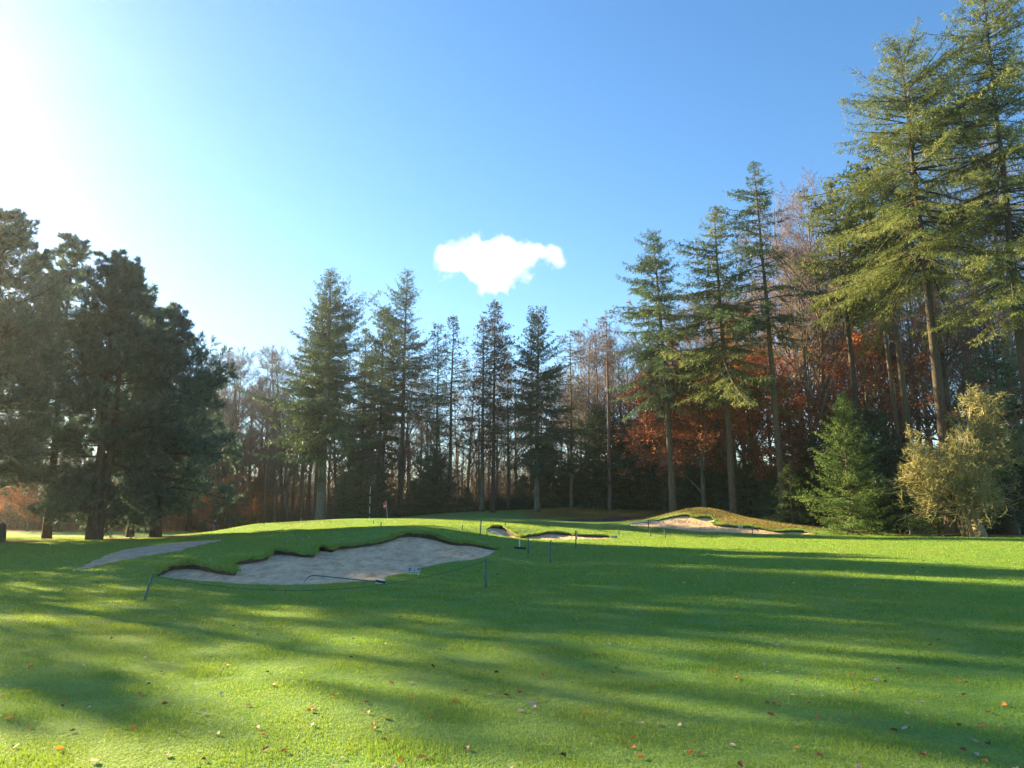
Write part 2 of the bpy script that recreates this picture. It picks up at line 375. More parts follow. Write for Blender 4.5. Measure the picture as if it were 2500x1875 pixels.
def ground_mat():
    m, nt, b = new_mat('turf')
    tc = nd(nt, 'ShaderNodeTexCoord').outputs['Object']
    g, fine, mid = grass_colour(nt, tc)
    def noise(s, d=4, r=.6):
        n = nd(nt, 'ShaderNodeTexNoise', i_Scale=s, i_Detail=d, i_Roughness=r); nt.links.new(tc, n.inputs['Vector']); return n.outputs[0]
    vor = nd(nt, 'ShaderNodeTexVoronoi', i_Scale=9.0); nt.links.new(tc, vor.inputs['Vector'])
    lit = mix(nt, ramp(nt, noise(1.1, 4), [(.3, (0, 0, 0)), (.7, (1, 1, 1))]), (.18, .07, .03), (.32, .12, .045))
    lit = mix(nt, .55, lit, ramp(nt, vor.outputs['Color'], [(.1, (.035, .018, .012)), (.5, (.28, .10, .035)), (.9, (.52, .24, .09))]))
    hea = mix(nt, ramp(nt, noise(1.4, 5, .7), [(.35, (0, 0, 0)), (.62, (1, 1, 1))]), (.19, .19, .06), (.28, .18, .065))
    hea = mix(nt, ramp(nt, noise(.35, 3), [(.45, (0, 0, 0)), (.65, (.7, .7, .7))]), hea, (.17, .19, .05))
    hol = mix(nt, ramp(nt, noise(3, 5), [(.35, (0, 0, 0)), (.65, (1, 1, 1))]), (.085, .055, .055), (.16, .10, .085))  # bare leaves in the hollow, its shade painted in as dark purple-brown
    col = g
    for nm, c in (('heather', hea), ('hollow', hol), ('litter', lit)):
        a = nd(nt, 'ShaderNodeAttribute', attribute_name=nm).outputs['Fac']; col = mix(nt, a, col, c)
    nt.links.new(col, b.inputs['Base Color']); b.inputs['Roughness'].default_value = .8; b.inputs['Specular IOR Level'].default_value = .15
    b.inputs['Sheen Weight'].default_value = 0
    bp = nd(nt, 'ShaderNodeBump', i_Strength=.9, i_Distance=.035); nt.links.new(fine, bp.inputs['Height'])
    bp2 = nd(nt, 'ShaderNodeBump', i_Strength=.5, i_Distance=.25); nt.links.new(mid, bp2.inputs['Height']); nt.links.new(bp.outputs[0], bp2.inputs['Normal'])
    nt.links.new(bp2.outputs[0], b.inputs['Normal'])
    return m
M['turf'] = ground_mat()
V = np.column_stack([cvn, cz]); me = make_mesh('ground', V, [cfn], M['turf'], smooth=True)
add_attr(me, 'litter', litter_mask(cvn)); add_attr(me, 'heather', heather_mask(cvn)); add_attr(me, 'hollow', hollow_mask(cvn))
tag(link('ground', me), kind='structure', label='mown green fairway and raised green with leaf litter under the wood')

# ---- sand
def sand_mat():
    m, nt, b = new_mat('bunker_sand'); tc = nd(nt, 'ShaderNodeTexCoord').outputs['Object']
    def noise(s, d=4, r=.6, sc=(1, 1, 1)):
        mp = nd(nt, 'ShaderNodeMapping'); mp.inputs['Scale'].default_value = sc; nt.links.new(tc, mp.inputs[0])
        n = nd(nt, 'ShaderNodeTexNoise', i_Scale=s, i_Detail=d, i_Roughness=r); nt.links.new(mp.outputs[0], n.inputs['Vector']); return n.outputs[0]
    c = ramp(nt, noise(2.6, 7, .75, (1, .4, 1)), [(.34, (.46, .30, .18)), (.5, (.70, .49, .31)), (.66, (.84, .64, .43))])  # tone contrast stands in for shading on the lumps, which bump barely shows
    c = mix(nt, ramp(nt, noise(9, 4, .7, (1, .5, 1)), [(.60, (0, 0, 0)), (.70, (.8, .8, .8))]), c, (.20, .155, .12))
    nt.links.new(c, b.inputs['Base Color']); b.inputs['Roughness'].default_value = .95; b.inputs['Specular IOR Level'].default_value = .1
    bp = nd(nt, 'ShaderNodeBump', i_Strength=1.0, i_Distance=.16); nt.links.new(noise(4.5, 6, .7, (1, .5, 1)), bp.inputs['Height'])
    bp2 = nd(nt, 'ShaderNodeBump', i_Strength=.5, i_Distance=.02); nt.links.new(noise(40, 3, .7), bp2.inputs['Height']); nt.links.new(bp.outputs[0], bp2.inputs['Normal'])
    vo = nd(nt, 'ShaderNodeTexVoronoi', i_Scale=2.6); vo.feature = 'SMOOTH_F1'; nt.links.new(tc, vo.inputs['Vector']); rp = ramp(nt, vo.outputs['Distance'], [(.12, (0, 0, 0)), (.34, (1, 1, 1))])
    bp3 = nd(nt, 'ShaderNodeBump', i_Strength=.7, i_Distance=.07); nt.links.new(rp, bp3.inputs['Height']); nt.links.new(bp2.outputs[0], bp3.inputs['Normal'])
    nt.links.new(bp3.outputs[0], b.inputs['Normal']); return m
M['sand'] = sand_mat()
M['soil'] = plain('dark_soil', (.06, .042, .03), .95, .5, 12)
SFIT = []
def bunker(o, step, lab):
    nxy = np.roll(o, -1, 0)[:, :2] - np.roll(o, 1, 0)[:, :2]; inw = nrm(np.stack([-nxy[:, 1], nxy[:, 0]], 1))   # ccw: inward = left of the tangent
    szb = o[:, 2] - o[:, 3]
    sel = np.arange(0, len(o), max(1, len(o) // 90))
    fit = tps_fit(o[sel, :2] / 10, szb[sel], .001); SFIT.append(fit)
    x0, x1, y0, y1 = o[:, 0].min(), o[:, 0].max(), o[:, 1].min(), o[:, 1].max()
    gx, gy = np.meshgrid(np.arange(x0, x1, step), np.arange(y0, y1, step)); g = np.stack([gx.ravel(), gy.ravel()], 1)
    g = g + rs.normal(size=g.shape) * step * .15
    g = g[inside(o, g)]; d = distpoly(o, g); g = g[d > step * .5]; d = d[d > step * .5]
    # sand pushed a little outward under the turf so no gap shows
    ring = o[:, :2] - inw * .02
    A = np.concatenate([g, ring]); n0 = len(g); m = len(ring)
    cv, ce, cf, *_ = delaunay_2d_cdt([Vector(p) for p in A.tolist()], [(n0 + i, n0 + (i + 1) % m) for i in range(m)], [], 1, 1e-5)
    cv = np.array([tuple(v) for v in cv]); cf = np.array([f for f in cf if len(f) == 3])
    z = tps_eval(fit, cv / 10)
    dd = distpoly(o, cv); dip = np.clip(dd / 1.5, 0, 1)
    z += dip * (fnoise(cv, 2.2, 11) * .045 + fnoise(cv, 5, 12) * .02) - dip * .05 - .13 * np.clip((dd - .6) / 2.0, 0, 1) - np.clip(1 - np.abs(dd - .5) / .5, 0, 1) * .04
    me = make_mesh('sand_bunker', np.column_stack([cv, z]), [cf], M['sand'], smooth=True)
    tag(link('sand_bunker', me), kind='structure', label=lab)
    # turf lip: rolled grass edge and dark soil face
    k = np.clip(o[:, 3] / .14, .1, 1.3); sz = tps_eval(fit, o[:, :2] / 10)
    wv = 1 + .3 * np.sin(np.arange(len(o)) * .9) + rs.normal(size=len(o)) * .2
    r0 = np.column_stack([o[:, :2], o[:, 2]])
    r1 = np.column_stack([o[:, :2] + inw * (.035 * k * wv)[:, None], o[:, 2] - .010 * k])
    r2 = np.column_stack([o[:, :2] + inw * (.045 * k * wv)[:, None], o[:, 2] - .030 * k * wv])
    r3 = np.column_stack([o[:, :2] + inw * (.01 * k)[:, None], o[:, 2] - .045 * k * wv])
    r4 = np.column_stack([o[:, :2] - inw * .05, np.minimum(sz - .06, o[:, 2] - .08)])
    n = len(o); i = np.arange(n); j = (i + 1) % n
    def strip(a, b): return np.stack([a * n + i, a * n + j, b * n + j, b * n + i], 1)
    me = make_mesh('turf_lip', np.concatenate([r0, r1, r2, r3]), [strip(0, 1), strip(1, 2), strip(2, 3)], M['turf'], smooth=True)
    for nm in ('litter', 'heather', 'hollow'): add_attr(me, nm, np.zeros(4 * n))
    tag(link('turf_edge', me), kind='structure', label='rolled grass edge over the ' + lab)
    me = make_mesh('soil_face', np.concatenate([r3 * 1.0, r4]), [np.stack([i, j, n + j, n + i], 1)], M['soil'], smooth=True)
    tag(link('soil_face', me), kind='structure', label='dark soil face under the turf of the ' + lab)
bunker(OUT[0], .22, 'large grey sand bunker')
bunker(OUT[1], .35, 'long low sand bunker')
bunker(OUT[2], .4, 'sand bunker cut into the hill')

# ---- path
pu = [(170,1396),(240,1366),(300,1343),(360,1334),(420,1327),(480,1322),(545,1318.5)]
pl = [(545,1320),(470,1336),(440,1346),(340,1361),(250,1379)]
def hit(u, v):
    """first terrain point along the pixel's ray"""
    D = np.arange(8, 130, .15); p = np.array([W(u, v, d) for d in D]); h = height(p[:, :2]); k = np.argmax(p[:, 2] <= h)
    return p[k] if (p[:, 2] <= h).any() else None
pp = np.array([hit(*q) for q in pu + pl])
po = densify(np.column_stack([pp, np.full(len(pp), .1)]), .4, .09)
gx, gy = np.meshgrid(np.arange(po[:, 0].min(), po[:, 0].max(), .4), np.arange(po[:, 1].min(), po[:, 1].max(), .4)); g = np.stack([gx.ravel(), gy.ravel()], 1)
g = g[inside(po, g)]; g = g[distpoly(po, g) > .2]
Aq = np.concatenate([g, po[:, :2]]); n0 = len(g); m_ = len(po)
cv, ce, cf, *_ = delaunay_2d_cdt([Vector(p) for p in Aq.tolist()], [(n0 + i, n0 + (i + 1) % m_) for i in range(m_)], [], 1, 1e-5)
cv = np.array([tuple(v) for v in cv]); cf = np.array([f for f in cf if len(f) == 3])
pm, nt, b = new_mat('worn_gravel'); tc = nd(nt, 'ShaderNodeTexCoord').outputs['Object']
n1 = nd(nt, 'ShaderNodeTexNoise', i_Scale=1.8, i_Detail=8, i_Roughness=.75); nt.links.new(tc, n1.inputs['Vector'])
nt.links.new(ramp(nt, n1.outputs[0], [(.3, (.24, .155, .09)), (.5, (.46, .32, .205)), (.72, (.64, .47, .32))]), b.inputs['Base Color']); b.inputs['Roughness'].default_value = .95
bp = nd(nt, 'ShaderNodeBump', i_Strength=.8, i_Distance=.05); nt.links.new(n1.outputs[0], bp.inputs['Height']); nt.links.new(bp.outputs[0], b.inputs['Normal'])
dd = distpoly(po, cv)
tag(link('path', make_mesh('path', np.column_stack([cv, height(cv) + np.clip(dd * .1, .004, .045)]), [cf], pm, smooth=True)), kind='structure', label='worn grey gravel path curving up beside the bunker')
# ---------------------------------------------------------------- tree generators (each returns {'trunk': mesh, 'crown': mesh, ...})
def trunk_line(rng, H, r0, k=12, wob=.012, lean=(0, 0), top_r=.02, flare=1.25):
    t = np.linspace(0, 1, k); P = np.zeros((k, 3)); P[:, 2] = t * H
    off = np.cumsum(rng.normal(size=(k, 2)) * wob * H / k, 0); off -= off[0]; P[:, :2] = off + np.outer(t ** 1.3 * H, lean)
    P[0, 2] = -.3
    r = r0 * (1 - t) ** .85 + top_r; r[0] *= flare
    return P, r
def at_line(P, t):
    k = len(P); f = np.clip(t, 0, 1) * (k - 1); i = np.minimum(f.astype(int), k - 2); w = (f - i)[:, None]
    return P[i] * (1 - w) + P[i + 1] * w
def conifer(seed, H, base, prof, mat, barkm, r0=.35, level=.3, per=6, whorl=.58, fine=1.0, e_top=40, e_low=-5, sag=.25, tip=.15, leafL=.30, leafW=.095, dens=1.0,
            asym=.35, dead=0, lean=(0, 0), hang=.25, trunk_vis=1, side=None, gaps=.0, only=None):
    """base: height of lowest green branch as a fraction; prof: list of (frac, radius)"""
    rng = np.random.default_rng(seed)
    TP, TR = trunk_line(rng, H, r0, lean=lean, top_r=.015)
    tb = Buf(); tubes(tb, TP[None], TR[None], 9)
    zb = base * H; zw = [zb]
    while zw[-1] < H - .45: f_ = (zw[-1] - zb) / (H - zb); zw.append(zw[-1] + whorl * (1 - .5 * f_) * rng.uniform(.7, 1.3))
    zw = np.array(zw); z = np.repeat(zw, per); n = len(z); z = np.minimum(z + rng.normal(size=n) * .07 * whorl, H - .25)
    fr = np.clip((z - zb) / (H - zb), 0, 1)
    az = rng.random(n) * 2 * math.pi
    pf = np.interp(fr, [p[0] for p in prof], [p[1] for p in prof])
    a0, a1, a2 = rng.random(3) * 6.28
    wob = 1 + asym * (.5 * np.sin(az + a0 + z * .25) + .35 * np.sin(2 * az + a1 + z * .9) + .3 * np.sin(z * 2.1 + a2))
    L = pf * np.clip(rng.normal(1.0, .22, n), .4, 1.45) * wob
    if side is not None: L *= 1 + side[1] * np.cos(az - side[0])
    if gaps: k_ = rng.random(n) > gaps; z, fr, az, L = z[k_], fr[k_], az[k_], L[k_]; n = len(z)
    if only: k_ = only(z, az); z, fr, az, L = z[k_], fr[k_], az[k_], L[k_]; n = len(z)
    L = np.maximum(L, .14)
    el = R(e_low) + (R(e_top) - R(e_low)) * fr ** 1.4 + rng.normal(size=n) * .1
    h = np.stack([np.cos(az), np.sin(az), 0 * az], 1); pr = np.stack([-np.sin(az), np.cos(az), 0 * az], 1)
    S = at_line(TP, z / H)
    K = 7; t = np.linspace(0, 1, K)
    curl = rng.normal(size=n) * .12
    sg = sag * rng.uniform(.6, 1.4, n) * (1 - fr * .6)
    def pos(ti, idx):
        l = L[idx]; return S[idx] + h[idx] * (l * ti)[:, None] + pr[idx] * (curl[idx] * l * ti ** 2)[:, None] + np.stack([0 * ti, 0 * ti, l * (np.tan(el[idx]) * ti - sg[idx] * ti ** 1.6 * 1.2 + tip * ti ** 3)], 1)
    idx = np.repeat(np.arange(n), K); P = pos(np.tile(t, n), idx).reshape(n, K, 3)
    br = (.010 + .011 * L)[:, None] * (1 - t * .85)[None]
    tubes(tb, P, br, 3)
    # dead stubs below the crown
    if dead:
        dz = rng.uniform(zb * .25, zb, dead); da = rng.random(dead) * 6.28; dl = rng.uniform(.5, 2.4, dead)
        s0 = at_line(TP, dz / H); q = s0 + np.stack([np.cos(da) * dl, np.sin(da) * dl, dl * rng.uniform(-.35, .25, dead)], 1)
        spikes(tb, s0, q, .025)
        m = s0 + (q - s0) * rng.uniform(.4, .8, (dead, 1)); q2 = m + rdir(rng, dead) * .5; spikes(tb, m, q2, .012)
    # side twigs
    nt_ = np.maximum(4, (L * 9.5 * dens).astype(int)); bi = np.repeat(np.arange(n), nt_); N = len(bi)
    tt = .12 + .88 * rng.random(N) ** .75
    p0 = pos(tt, bi); p1 = pos(tt + .03, bi); tg = nrm(p1 - p0); sd = np.cross(tg, [0, 0, 1.]); sd = nrm(sd) * rng.choice([-1, 1], N)[:, None]
    ang = R(1) * rng.uniform(35, 75, N)
    td = nrm(tg * np.cos(ang)[:, None] + sd * np.sin(ang)[:, None] + np.array([0, 0, -1.]) * (hang * rng.uniform(.2, 1.6, N))[:, None] + rng.normal(size=(N, 3)) * .12)
    lt = np.minimum(.18 + .22 * L[bi] * (1.12 - tt), .1 + .4 * L[bi]) * rng.uniform(.55, 1.25, N)
    btone = rng.normal(.5, .13, n)
    # sprays along the twigs
    m = np.maximum(3, (lt * fine / .075 * min(1.0, dens + .2)).astype(int)); ti = np.repeat(np.arange(N), m); Ns = len(ti)
    s = rng.random(Ns) * 1.0
    P0 = p0[ti] + td[ti] * (lt[ti] * s)[:, None] + rng.normal(size=(Ns, 3)) * .025
    P0[:, 2] -= .12 * lt[ti] * s ** 2
    D = nrm(td[ti] + rng.normal(size=(Ns, 3)) * .55 + np.array([0, 0, -.15]))
    Sx = nrm(np.cross(D, rdir(rng, Ns) * .7 + np.array([0, 0, 1.])))
    sc = rng.uniform(.65, 1.3, Ns)
    cb = Buf()
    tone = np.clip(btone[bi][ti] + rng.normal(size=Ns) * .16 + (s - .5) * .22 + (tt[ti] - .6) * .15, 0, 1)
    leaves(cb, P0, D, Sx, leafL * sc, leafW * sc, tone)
    # leading shoot
    q = 16; zz = rng.uniform(H - 1.3, H, q)[:, None]; Pt = at_line(TP, zz[:, 0] / H)
    leaves(cb, Pt, nrm(np.column_stack([rng.normal(size=(q, 2)) * .6, np.ones(q) * .8])), rdir(rng, q), np.full(q, .2), np.full(q, .05), np.full(q, .7))
    return {'trunk': tb.mesh('trunk', barkm, True), 'crown': cb.mesh('crown', mat)}

def grow(rng, S, D, L, r, k, wig, up, rt=.3):
    N = len(S); P = np.zeros((N, k, 3)); P[:, 0] = S; d = D.copy(); ds = np.zeros((N, k, 3)); ds[:, 0] = d
    for i in range(1, k):
        d = nrm(d + rng.normal(size=(N, 3)) * wig + np.array([0, 0, up])); P[:, i] = P[:, i - 1] + d * (L / (k - 1))[:, None]; ds[:, i] = d
    t = np.linspace(0, 1, k); Rr = r[:, None] * (1 - (1 - rt) * t)[None]
    return P, Rr, ds
def kids(rng, P, Rr, ds, L, cnt, t0, t1, ang, lr, jit=.25, bias=1.0, flat=0.0):
    N, k, _ = P.shape; c = np.full(N, cnt) if np.isscalar(cnt) else cnt; b = np.repeat(np.arange(N), c); M_ = len(b)
    t = t0 + (t1 - t0) * rng.random(M_) ** bias; f = t * (k - 1); i = np.minimum(f.astype(int), k - 2); w = (f - i)
    S = P[b, i] * (1 - w)[:, None] + P[b, i + 1] * w[:, None]; d = ds[b, i + 1]
    x = nrm(np.cross(d, rdir(rng, M_))); 
    if flat: x[:, 2] *= 1 - flat; x = nrm(x)
    a = np.abs(rng.normal(R(ang), R(ang) * jit, M_))
    D = nrm(d * np.cos(a)[:, None] + x * np.sin(a)[:, None])
    Ln = L[b] * lr * (1.15 - .7 * t) * rng.uniform(.65, 1.25, M_); rr = (Rr[b, i] * (1 - w) + Rr[b, i + 1] * w) * .55
    return S, D, Ln, rr, b
def bare_tree(seed, H, r0, mat, twigm, spread=1.0, limbs=26, low=.28, leafm=None, leafn=0, n2=7, n3=7, n4=5, fork=False, leaf_hi=1.0, leaf_size=.13, up=.05, ang=42, twr=.011):
    rng = np.random.default_rng(seed); tb = Buf(); cb = Buf()
    TP, TR = trunk_line(rng, H * .93, r0, 12, .03, lean=(rng.normal() * .03, rng.normal() * .03)); tubes(tb, TP[None], TR[None], 9)
    Pd = np.gradient(TP, axis=0); dsr = nrm(Pd)[None]
    S, D, L, r, _ = kids(rng, TP[None], TR[None], dsr, np.array([H]), limbs, low, .98, ang, .36 * spread, .3)
    P, Rr, ds = grow(rng, S, D, L, np.minimum(r * .9, .12), 7, .13, up); tubes(tb, P, Rr, 5)
    S, D, L2, r, _ = kids(rng, P, Rr, ds, L, n2, .2, 1, 38, .5); P2, R2, d2 = grow(rng, S, D, L2, r, 5, .15, up); tubes(cb, P2, np.maximum(R2, twr), 3, tone=rng.random(len(P2)))
    S, D, L3, r, _ = kids(rng, P2, R2, d2, L2, n3, .15, 1, 38, .55); P3, R3, d3 = grow(rng, S, D, L3, r, 4, .17, up); tubes(cb, P3, np.maximum(R3, twr * .8), 3, tone=rng.random(len(P3)))
    S, D, L4, r, _ = kids(rng, P3, R3, d3, L3, n4, .15, 1, 38, .7); L4 = np.maximum(L4, .25); Q = S + D * L4[:, None]; spikes(cb, S, Q, twr * .75)
    out = {'trunk': tb.mesh('trunk', mat, True), 'twigs': cb.mesh('twigs', twigm)}
    if leafm:
        lb = Buf(); pool = np.concatenate([S, Q, P3.reshape(-1, 3)]); pool = pool[pool[:, 2] < leaf_hi * H]
        cl = rng.choice(len(pool), leafn); Pn = pool[cl] + rng.normal(size=(leafn, 3)) * .18
        Dn = nrm(rdir(rng, leafn) * np.array([1, 1, .5]) + [0, 0, -.3]); Sx = nrm(np.cross(Dn, rdir(rng, leafn) * .5 + [0, 0, 1.])); s = rng.uniform(.7, 1.3, leafn)
        leaves(lb, Pn, Dn, Sx, leaf_size * s, leaf_size * .65 * s, np.clip(rng.normal(.5, .2, leafn) + .25 * np.sin(Pn[:, 0] * .9) * np.sin(Pn[:, 2] * .8), 0, 1))
        out['leaves'] = lb.mesh('leaves', leafm)
    return out
def pine(seed, H, r0, low=.12, rad=[(0, 2.5), (.25, 4.2), (.55, 4.4), (.8, 3), (1, 1.0)], limbs=52, twin=None, dens=1.0, lean=(0, 0), mat='pine', tuft=.32, side=None):
    rng = np.random.default_rng(seed); tb = Buf(); cb = Buf(); stems = []
    TP, TR = trunk_line(rng, H, r0, 12, .02, lean); stems.append((TP, TR))
    if twin:
        P2 = TP.copy(); t = np.linspace(0, 1, 12)[:, None]; P2 = P2 * np.array([1, 1, twin[2]]); P2[:, :2] += np.array(twin[:2]) * (.35 + .65 * t ** .8); stems.append((P2, TR * .85))
    for TPx, TRx in stems:
        tubes(tb, TPx[None], TRx[None], 9)
        n = int(limbs * 1.35 / (len(stems) ** .6)); z = low + (1 - low) * np.sort(rng.random(n)) ** .9; fr = (z - low) / (1 - low)
        az = rng.random(n) * 6.28; pf = np.interp(fr, [p[0] for p in rad], [p[1] for p in rad]); L = pf * rng.uniform(.55, 1.3, n)
        if side is not None: L *= 1 + side[1] * np.cos(az - side[0])
        el = R(-20) + R(72) * fr ** 1.0 + rng.normal(size=n) * .15
        D = np.stack([np.cos(az) * np.cos(el), np.sin(az) * np.cos(el), np.sin(el)], 1); S = at_line(TPx, z)
        P, Rr, ds = grow(rng, S, D, L, .02 + .012 * L, 7, .09, .035); tubes(tb, P, Rr, 4)
        S, D, L2, r, _ = kids(rng, P, Rr, ds, L, np.clip(L * 3.6, 3, 15).astype(int), .12, 1, 50, .5, flat=.5); P2, R2, d2 = grow(rng, S, D, L2, r, 4, .15, .10); tubes(cb, P2, np.maximum(R2, .008), 3, tone=np.zeros(len(P2)))
        S, D, L3, r, b3 = kids(rng, P2, R2, d2, L2, int(7 * dens), .2, 1, 45, .6, flat=.2); L3 = np.clip(L3 * 1.2, .22, 1.2)
        T = nrm(D + [0, 0, .55]); tip = S + T * L3[:, None]; spikes(cb, S, tip, .008, tone=np.zeros(len(S)))
        # tufts: bottle-brush needles along the outer shoot
        q = 18; i = np.repeat(np.arange(len(S)), q); a = rng.uniform(.25, 1.0, len(i))
        Pn = S[i] + T[i] * (L3[i] * a)[:, None]; Dn = nrm(T[i] * 1.0 + rdir(rng, len(i)) * .7); Sx = nrm(np.cross(Dn, rdir(rng, len(i))))
        bt = rng.normal(.5, .15, len(S)); sc = rng.uniform(.7, 1.2, len(i))
        leaves(cb, Pn, Dn, Sx, tuft * sc, .045 * sc, np.clip(bt[i] + rng.normal(size=len(i)) * .15 + (a - .6) * .3, 0, 1))
    return {'trunk': tb.mesh('trunk', M['bark_pine'], True), 'crown': cb.mesh('crown', M[mat])}
def plant(name, label, cat, proto, u, D, group=None, rz=None, scale=1.0, names=None, x=None, lean=(0, 0), sink=0):
    X = XU(u, D) if x is None else x
    if rz is None: rz = (abs(X * 7.3 + D * 3.1) % 6.28)
    t = thing(name, label, cat, (X, D, zat(X, D) - sink), rz, group, scale, lean)
    for k, me in proto.items(): link(k, me, t)
    return t
def Htop(u, v, D):
    """height above ground of the point seen at (u,v) at distance D"""
    p = W(u, v, D); return p[2] - zat(XU(u, D), D)
BW = 'grey leafless trees of the wood behind the green'
# ================= centre conifers
def hero(name, label, cat, u, D, vtop, **kw):
    H = Htop(u, vtop, D); lean = kw.pop('lean', (0, 0)); gen = kw.pop('gen', conifer); rz = kw.pop('rz', 0.0); sc = kw.pop('scale', 1.0); grp = kw.pop('group', None)
    return plant(name, label, cat, gen(H=H, lean=lean, **kw), u, D, grp, rz=rz, scale=sc)
FIRP = [(0, 2.6), (.12, 4.6), (.3, 4.9), (.5, 4.4), (.72, 3.1), (.88, 1.7), (1, .3)]
hero('douglas_fir', 'broad bushy fir with a thick grey trunk, tallest of the trees left of the flag', 'tree', 781, 80, 664, seed=11, leafL=.25, leafW=.06, fine=1.35, base=.27, prof=[(0, 3.0), (.12, 4.9), (.3, 4.5), (.5, 3.8), (.75, 2.5), (.88, 1.4), (1, .2)], mat=M['fir'], barkm=M['bark_grey'], r0=.50, e_top=38, e_low=-14, sag=.2, tip=.3, asym=.5, dens=1.25, dead=26)
plant('douglas_fir', 'slimmer fir trunk standing close behind the thick grey fir trunk', 'tree', conifer(12, 25, .38, [(0, 2.2), (.3, 3.2), (.7, 2.2), (1, .3)], M['fir'], M['bark_dark'], r0=.3, asym=.4), 768, 82.5)
hero('norway_spruce', 'slender spire-topped spruce on a dark bare trunk behind the flag', 'tree', 975, 93, 660, seed=13, leafL=.25, leafW=.06, fine=1.35, base=.42, prof=[(0, 3.4), (.15, 4.8), (.3, 4.6), (.5, 2.6), (.75, 1.9), (.9, 1.0), (1, .2)], mat=M['fir'], barkm=M['bark_dark'], r0=.34, e_top=38, e_low=-8, sag=.15, tip=.3, asym=.5, dens=1.0, dead=22, gaps=.12)
hero('norway_spruce', 'leafy green spruce crown touching the left side of the spire-topped spruce', 'tree', 922, 96.5, 752, seed=14, base=.22, prof=[(0, 3.0), (.2, 4.3), (.5, 3.9), (.8, 2.3), (1, .3)], mat=M['fir'], barkm=M['bark_dark'], r0=.26, asym=.5, dead=14, gaps=.1)
hero('norway_spruce', 'thin spruce half hidden behind the leafy green spruce crown', 'tree', 878, 97, 800, seed=15, base=.3, prof=[(0, 2.6), (.3, 3.2), (.7, 1.9), (1, .2)], mat=M['fir'], barkm=M['bark_dark'], r0=.22, asym=.5, gaps=.2, dens=.8)
LP = [(0, 1.8), (.2, 2.6), (.5, 2.2), (.8, 1.2), (1, .15)]
hero('larch', 'thin grey larch with half bare branches just right of the spire-topped spruce', 'tree', 1062, 90, 792, seed=16, base=.3, prof=[(0, 2.6), (.4, 3.4), (.8, 1.8), (1, .3)], mat=M['fir'], barkm=M['bark_grey'], r0=.2, dens=.32, gaps=.3, dead=40, asym=.6)
hero('larch', 'narrow pointed larch with a crooked trunk and one dark lower bough', 'tree', 1098, 88, 774, seed=17, base=.34, prof=[(0, 3.2), (.1, 2.6), (.4, 2.4), (.75, 1.5), (1, .15)], mat=M['fir'], barkm=M['bark_dark'], r0=.24, dens=.5, gaps=.25, dead=46, asym=.5, lean=(.012, 0))
hero('larch', 'tall rusty brown larch with layered sparse branches under the cloud', 'tree', 1203, 86, 736, seed=18, base=.3, prof=[(0, 2.2), (.3, 2.9), (.6, 2.5), (.85, 1.5), (1, .2)], mat=M['larch'], barkm=M['bark_dark'], r0=.26, dens=.75, gaps=.12, dead=50, e_top=30, sag=.1, asym=.4)
hero('larch', 'grey-trunked larch beside the tall rusty brown larch', 'tree', 1176, 88, 776, seed=19, base=.36, prof=[(0, 2.0), (.3, 2.5), (.7, 1.6), (1, .4)], mat=M['larch'], barkm=M['bark_grey'], r0=.26, dens=.55, gaps=.25, dead=40, asym=.5)
hero('larch', 'slim larch stem between the rusty larch and the dark dense spruce', 'tree', 1240, 91, 860, seed=20, base=.3, prof=[(0, 1.8), (.4, 2.4), (1, .2)], mat=M['larch'], barkm=M['bark_grey'], r0=.16, dens=.4, gaps=.3, dead=30)
hero('norway_spruce', 'dark dense spruce with a forked pale tip leaning to one side', 'tree', 1312, 84, 775, seed=21, base=.2, prof=[(0, 2.4), (.12, 3.6), (.35, 3.4), (.6, 2.6), (.8, 1.5), (1, .7)], mat=M['spruce'], barkm=M['bark_grey'], r0=.32, e_top=60, e_low=-16, asym=.45, dens=1.2, dead=14, lean=(.012, 0))
hero('larch', 'bare-branched dead larch with an open flat top right of the dark dense spruce', 'tree', 1396, 87, 806, seed=22, base=.45, prof=[(0, 3.0), (.3, 3.0), (.7, 2.2), (1, 1.0)], mat=M['larch'], barkm=M['bark_grey'], r0=.2, dens=.12, gaps=.25, dead=70, e_top=10, sag=.25)
hero('larch', 'dead larch with a drooping ragged tip above the bare birches', 'tree', 1490, 86, 758, seed=23, base=.72, prof=[(0, 2.0), (.3, 1.6), (.7, 1.2), (1, .9)], mat=M['larch'], barkm=M['twig_red'], r0=.24, dens=.16, gaps=.3, dead=60, e_top=5, e_low=5, sag=.5)
# ================= tall firs on the right
hero('douglas_fir', 'tall fir with a bare trunk rising beside the mound at the hill bunker', 'tree', 1645, 70, 562, seed=31, leafL=.25, leafW=.06, fine=1.35, base=.40, prof=[(0, 1.8), (.08, 4.3), (.25, 4.0), (.5, 3.2), (.75, 2.0), (.9, 1.0), (1, .2)], mat=M['fir'], barkm=M['bark_tan'], r0=.34, asym=.6, dens=1.15, lean=(-.045, 0), e_low=-18, dead=26)
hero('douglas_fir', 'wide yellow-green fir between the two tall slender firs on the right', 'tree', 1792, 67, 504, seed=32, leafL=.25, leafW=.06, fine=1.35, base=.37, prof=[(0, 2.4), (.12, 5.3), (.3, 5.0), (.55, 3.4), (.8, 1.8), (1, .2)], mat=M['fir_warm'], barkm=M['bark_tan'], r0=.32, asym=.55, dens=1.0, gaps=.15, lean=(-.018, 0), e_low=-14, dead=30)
hero('douglas_fir', 'spindly fir with a crooked open tip before the purple bare tree', 'tree', 1915, 64, 396, seed=33, leafL=.25, leafW=.06, fine=1.35, base=.48, prof=[(0, 2.0), (.1, 3.7), (.3, 3.2), (.55, 2.3), (.8, 1.7), (1, .2)], mat=M['fir'], barkm=M['bark_tan'], r0=.31, asym=.75, dens=.85, gaps=.15, lean=(-.028, 0), e_top=30, dead=34)
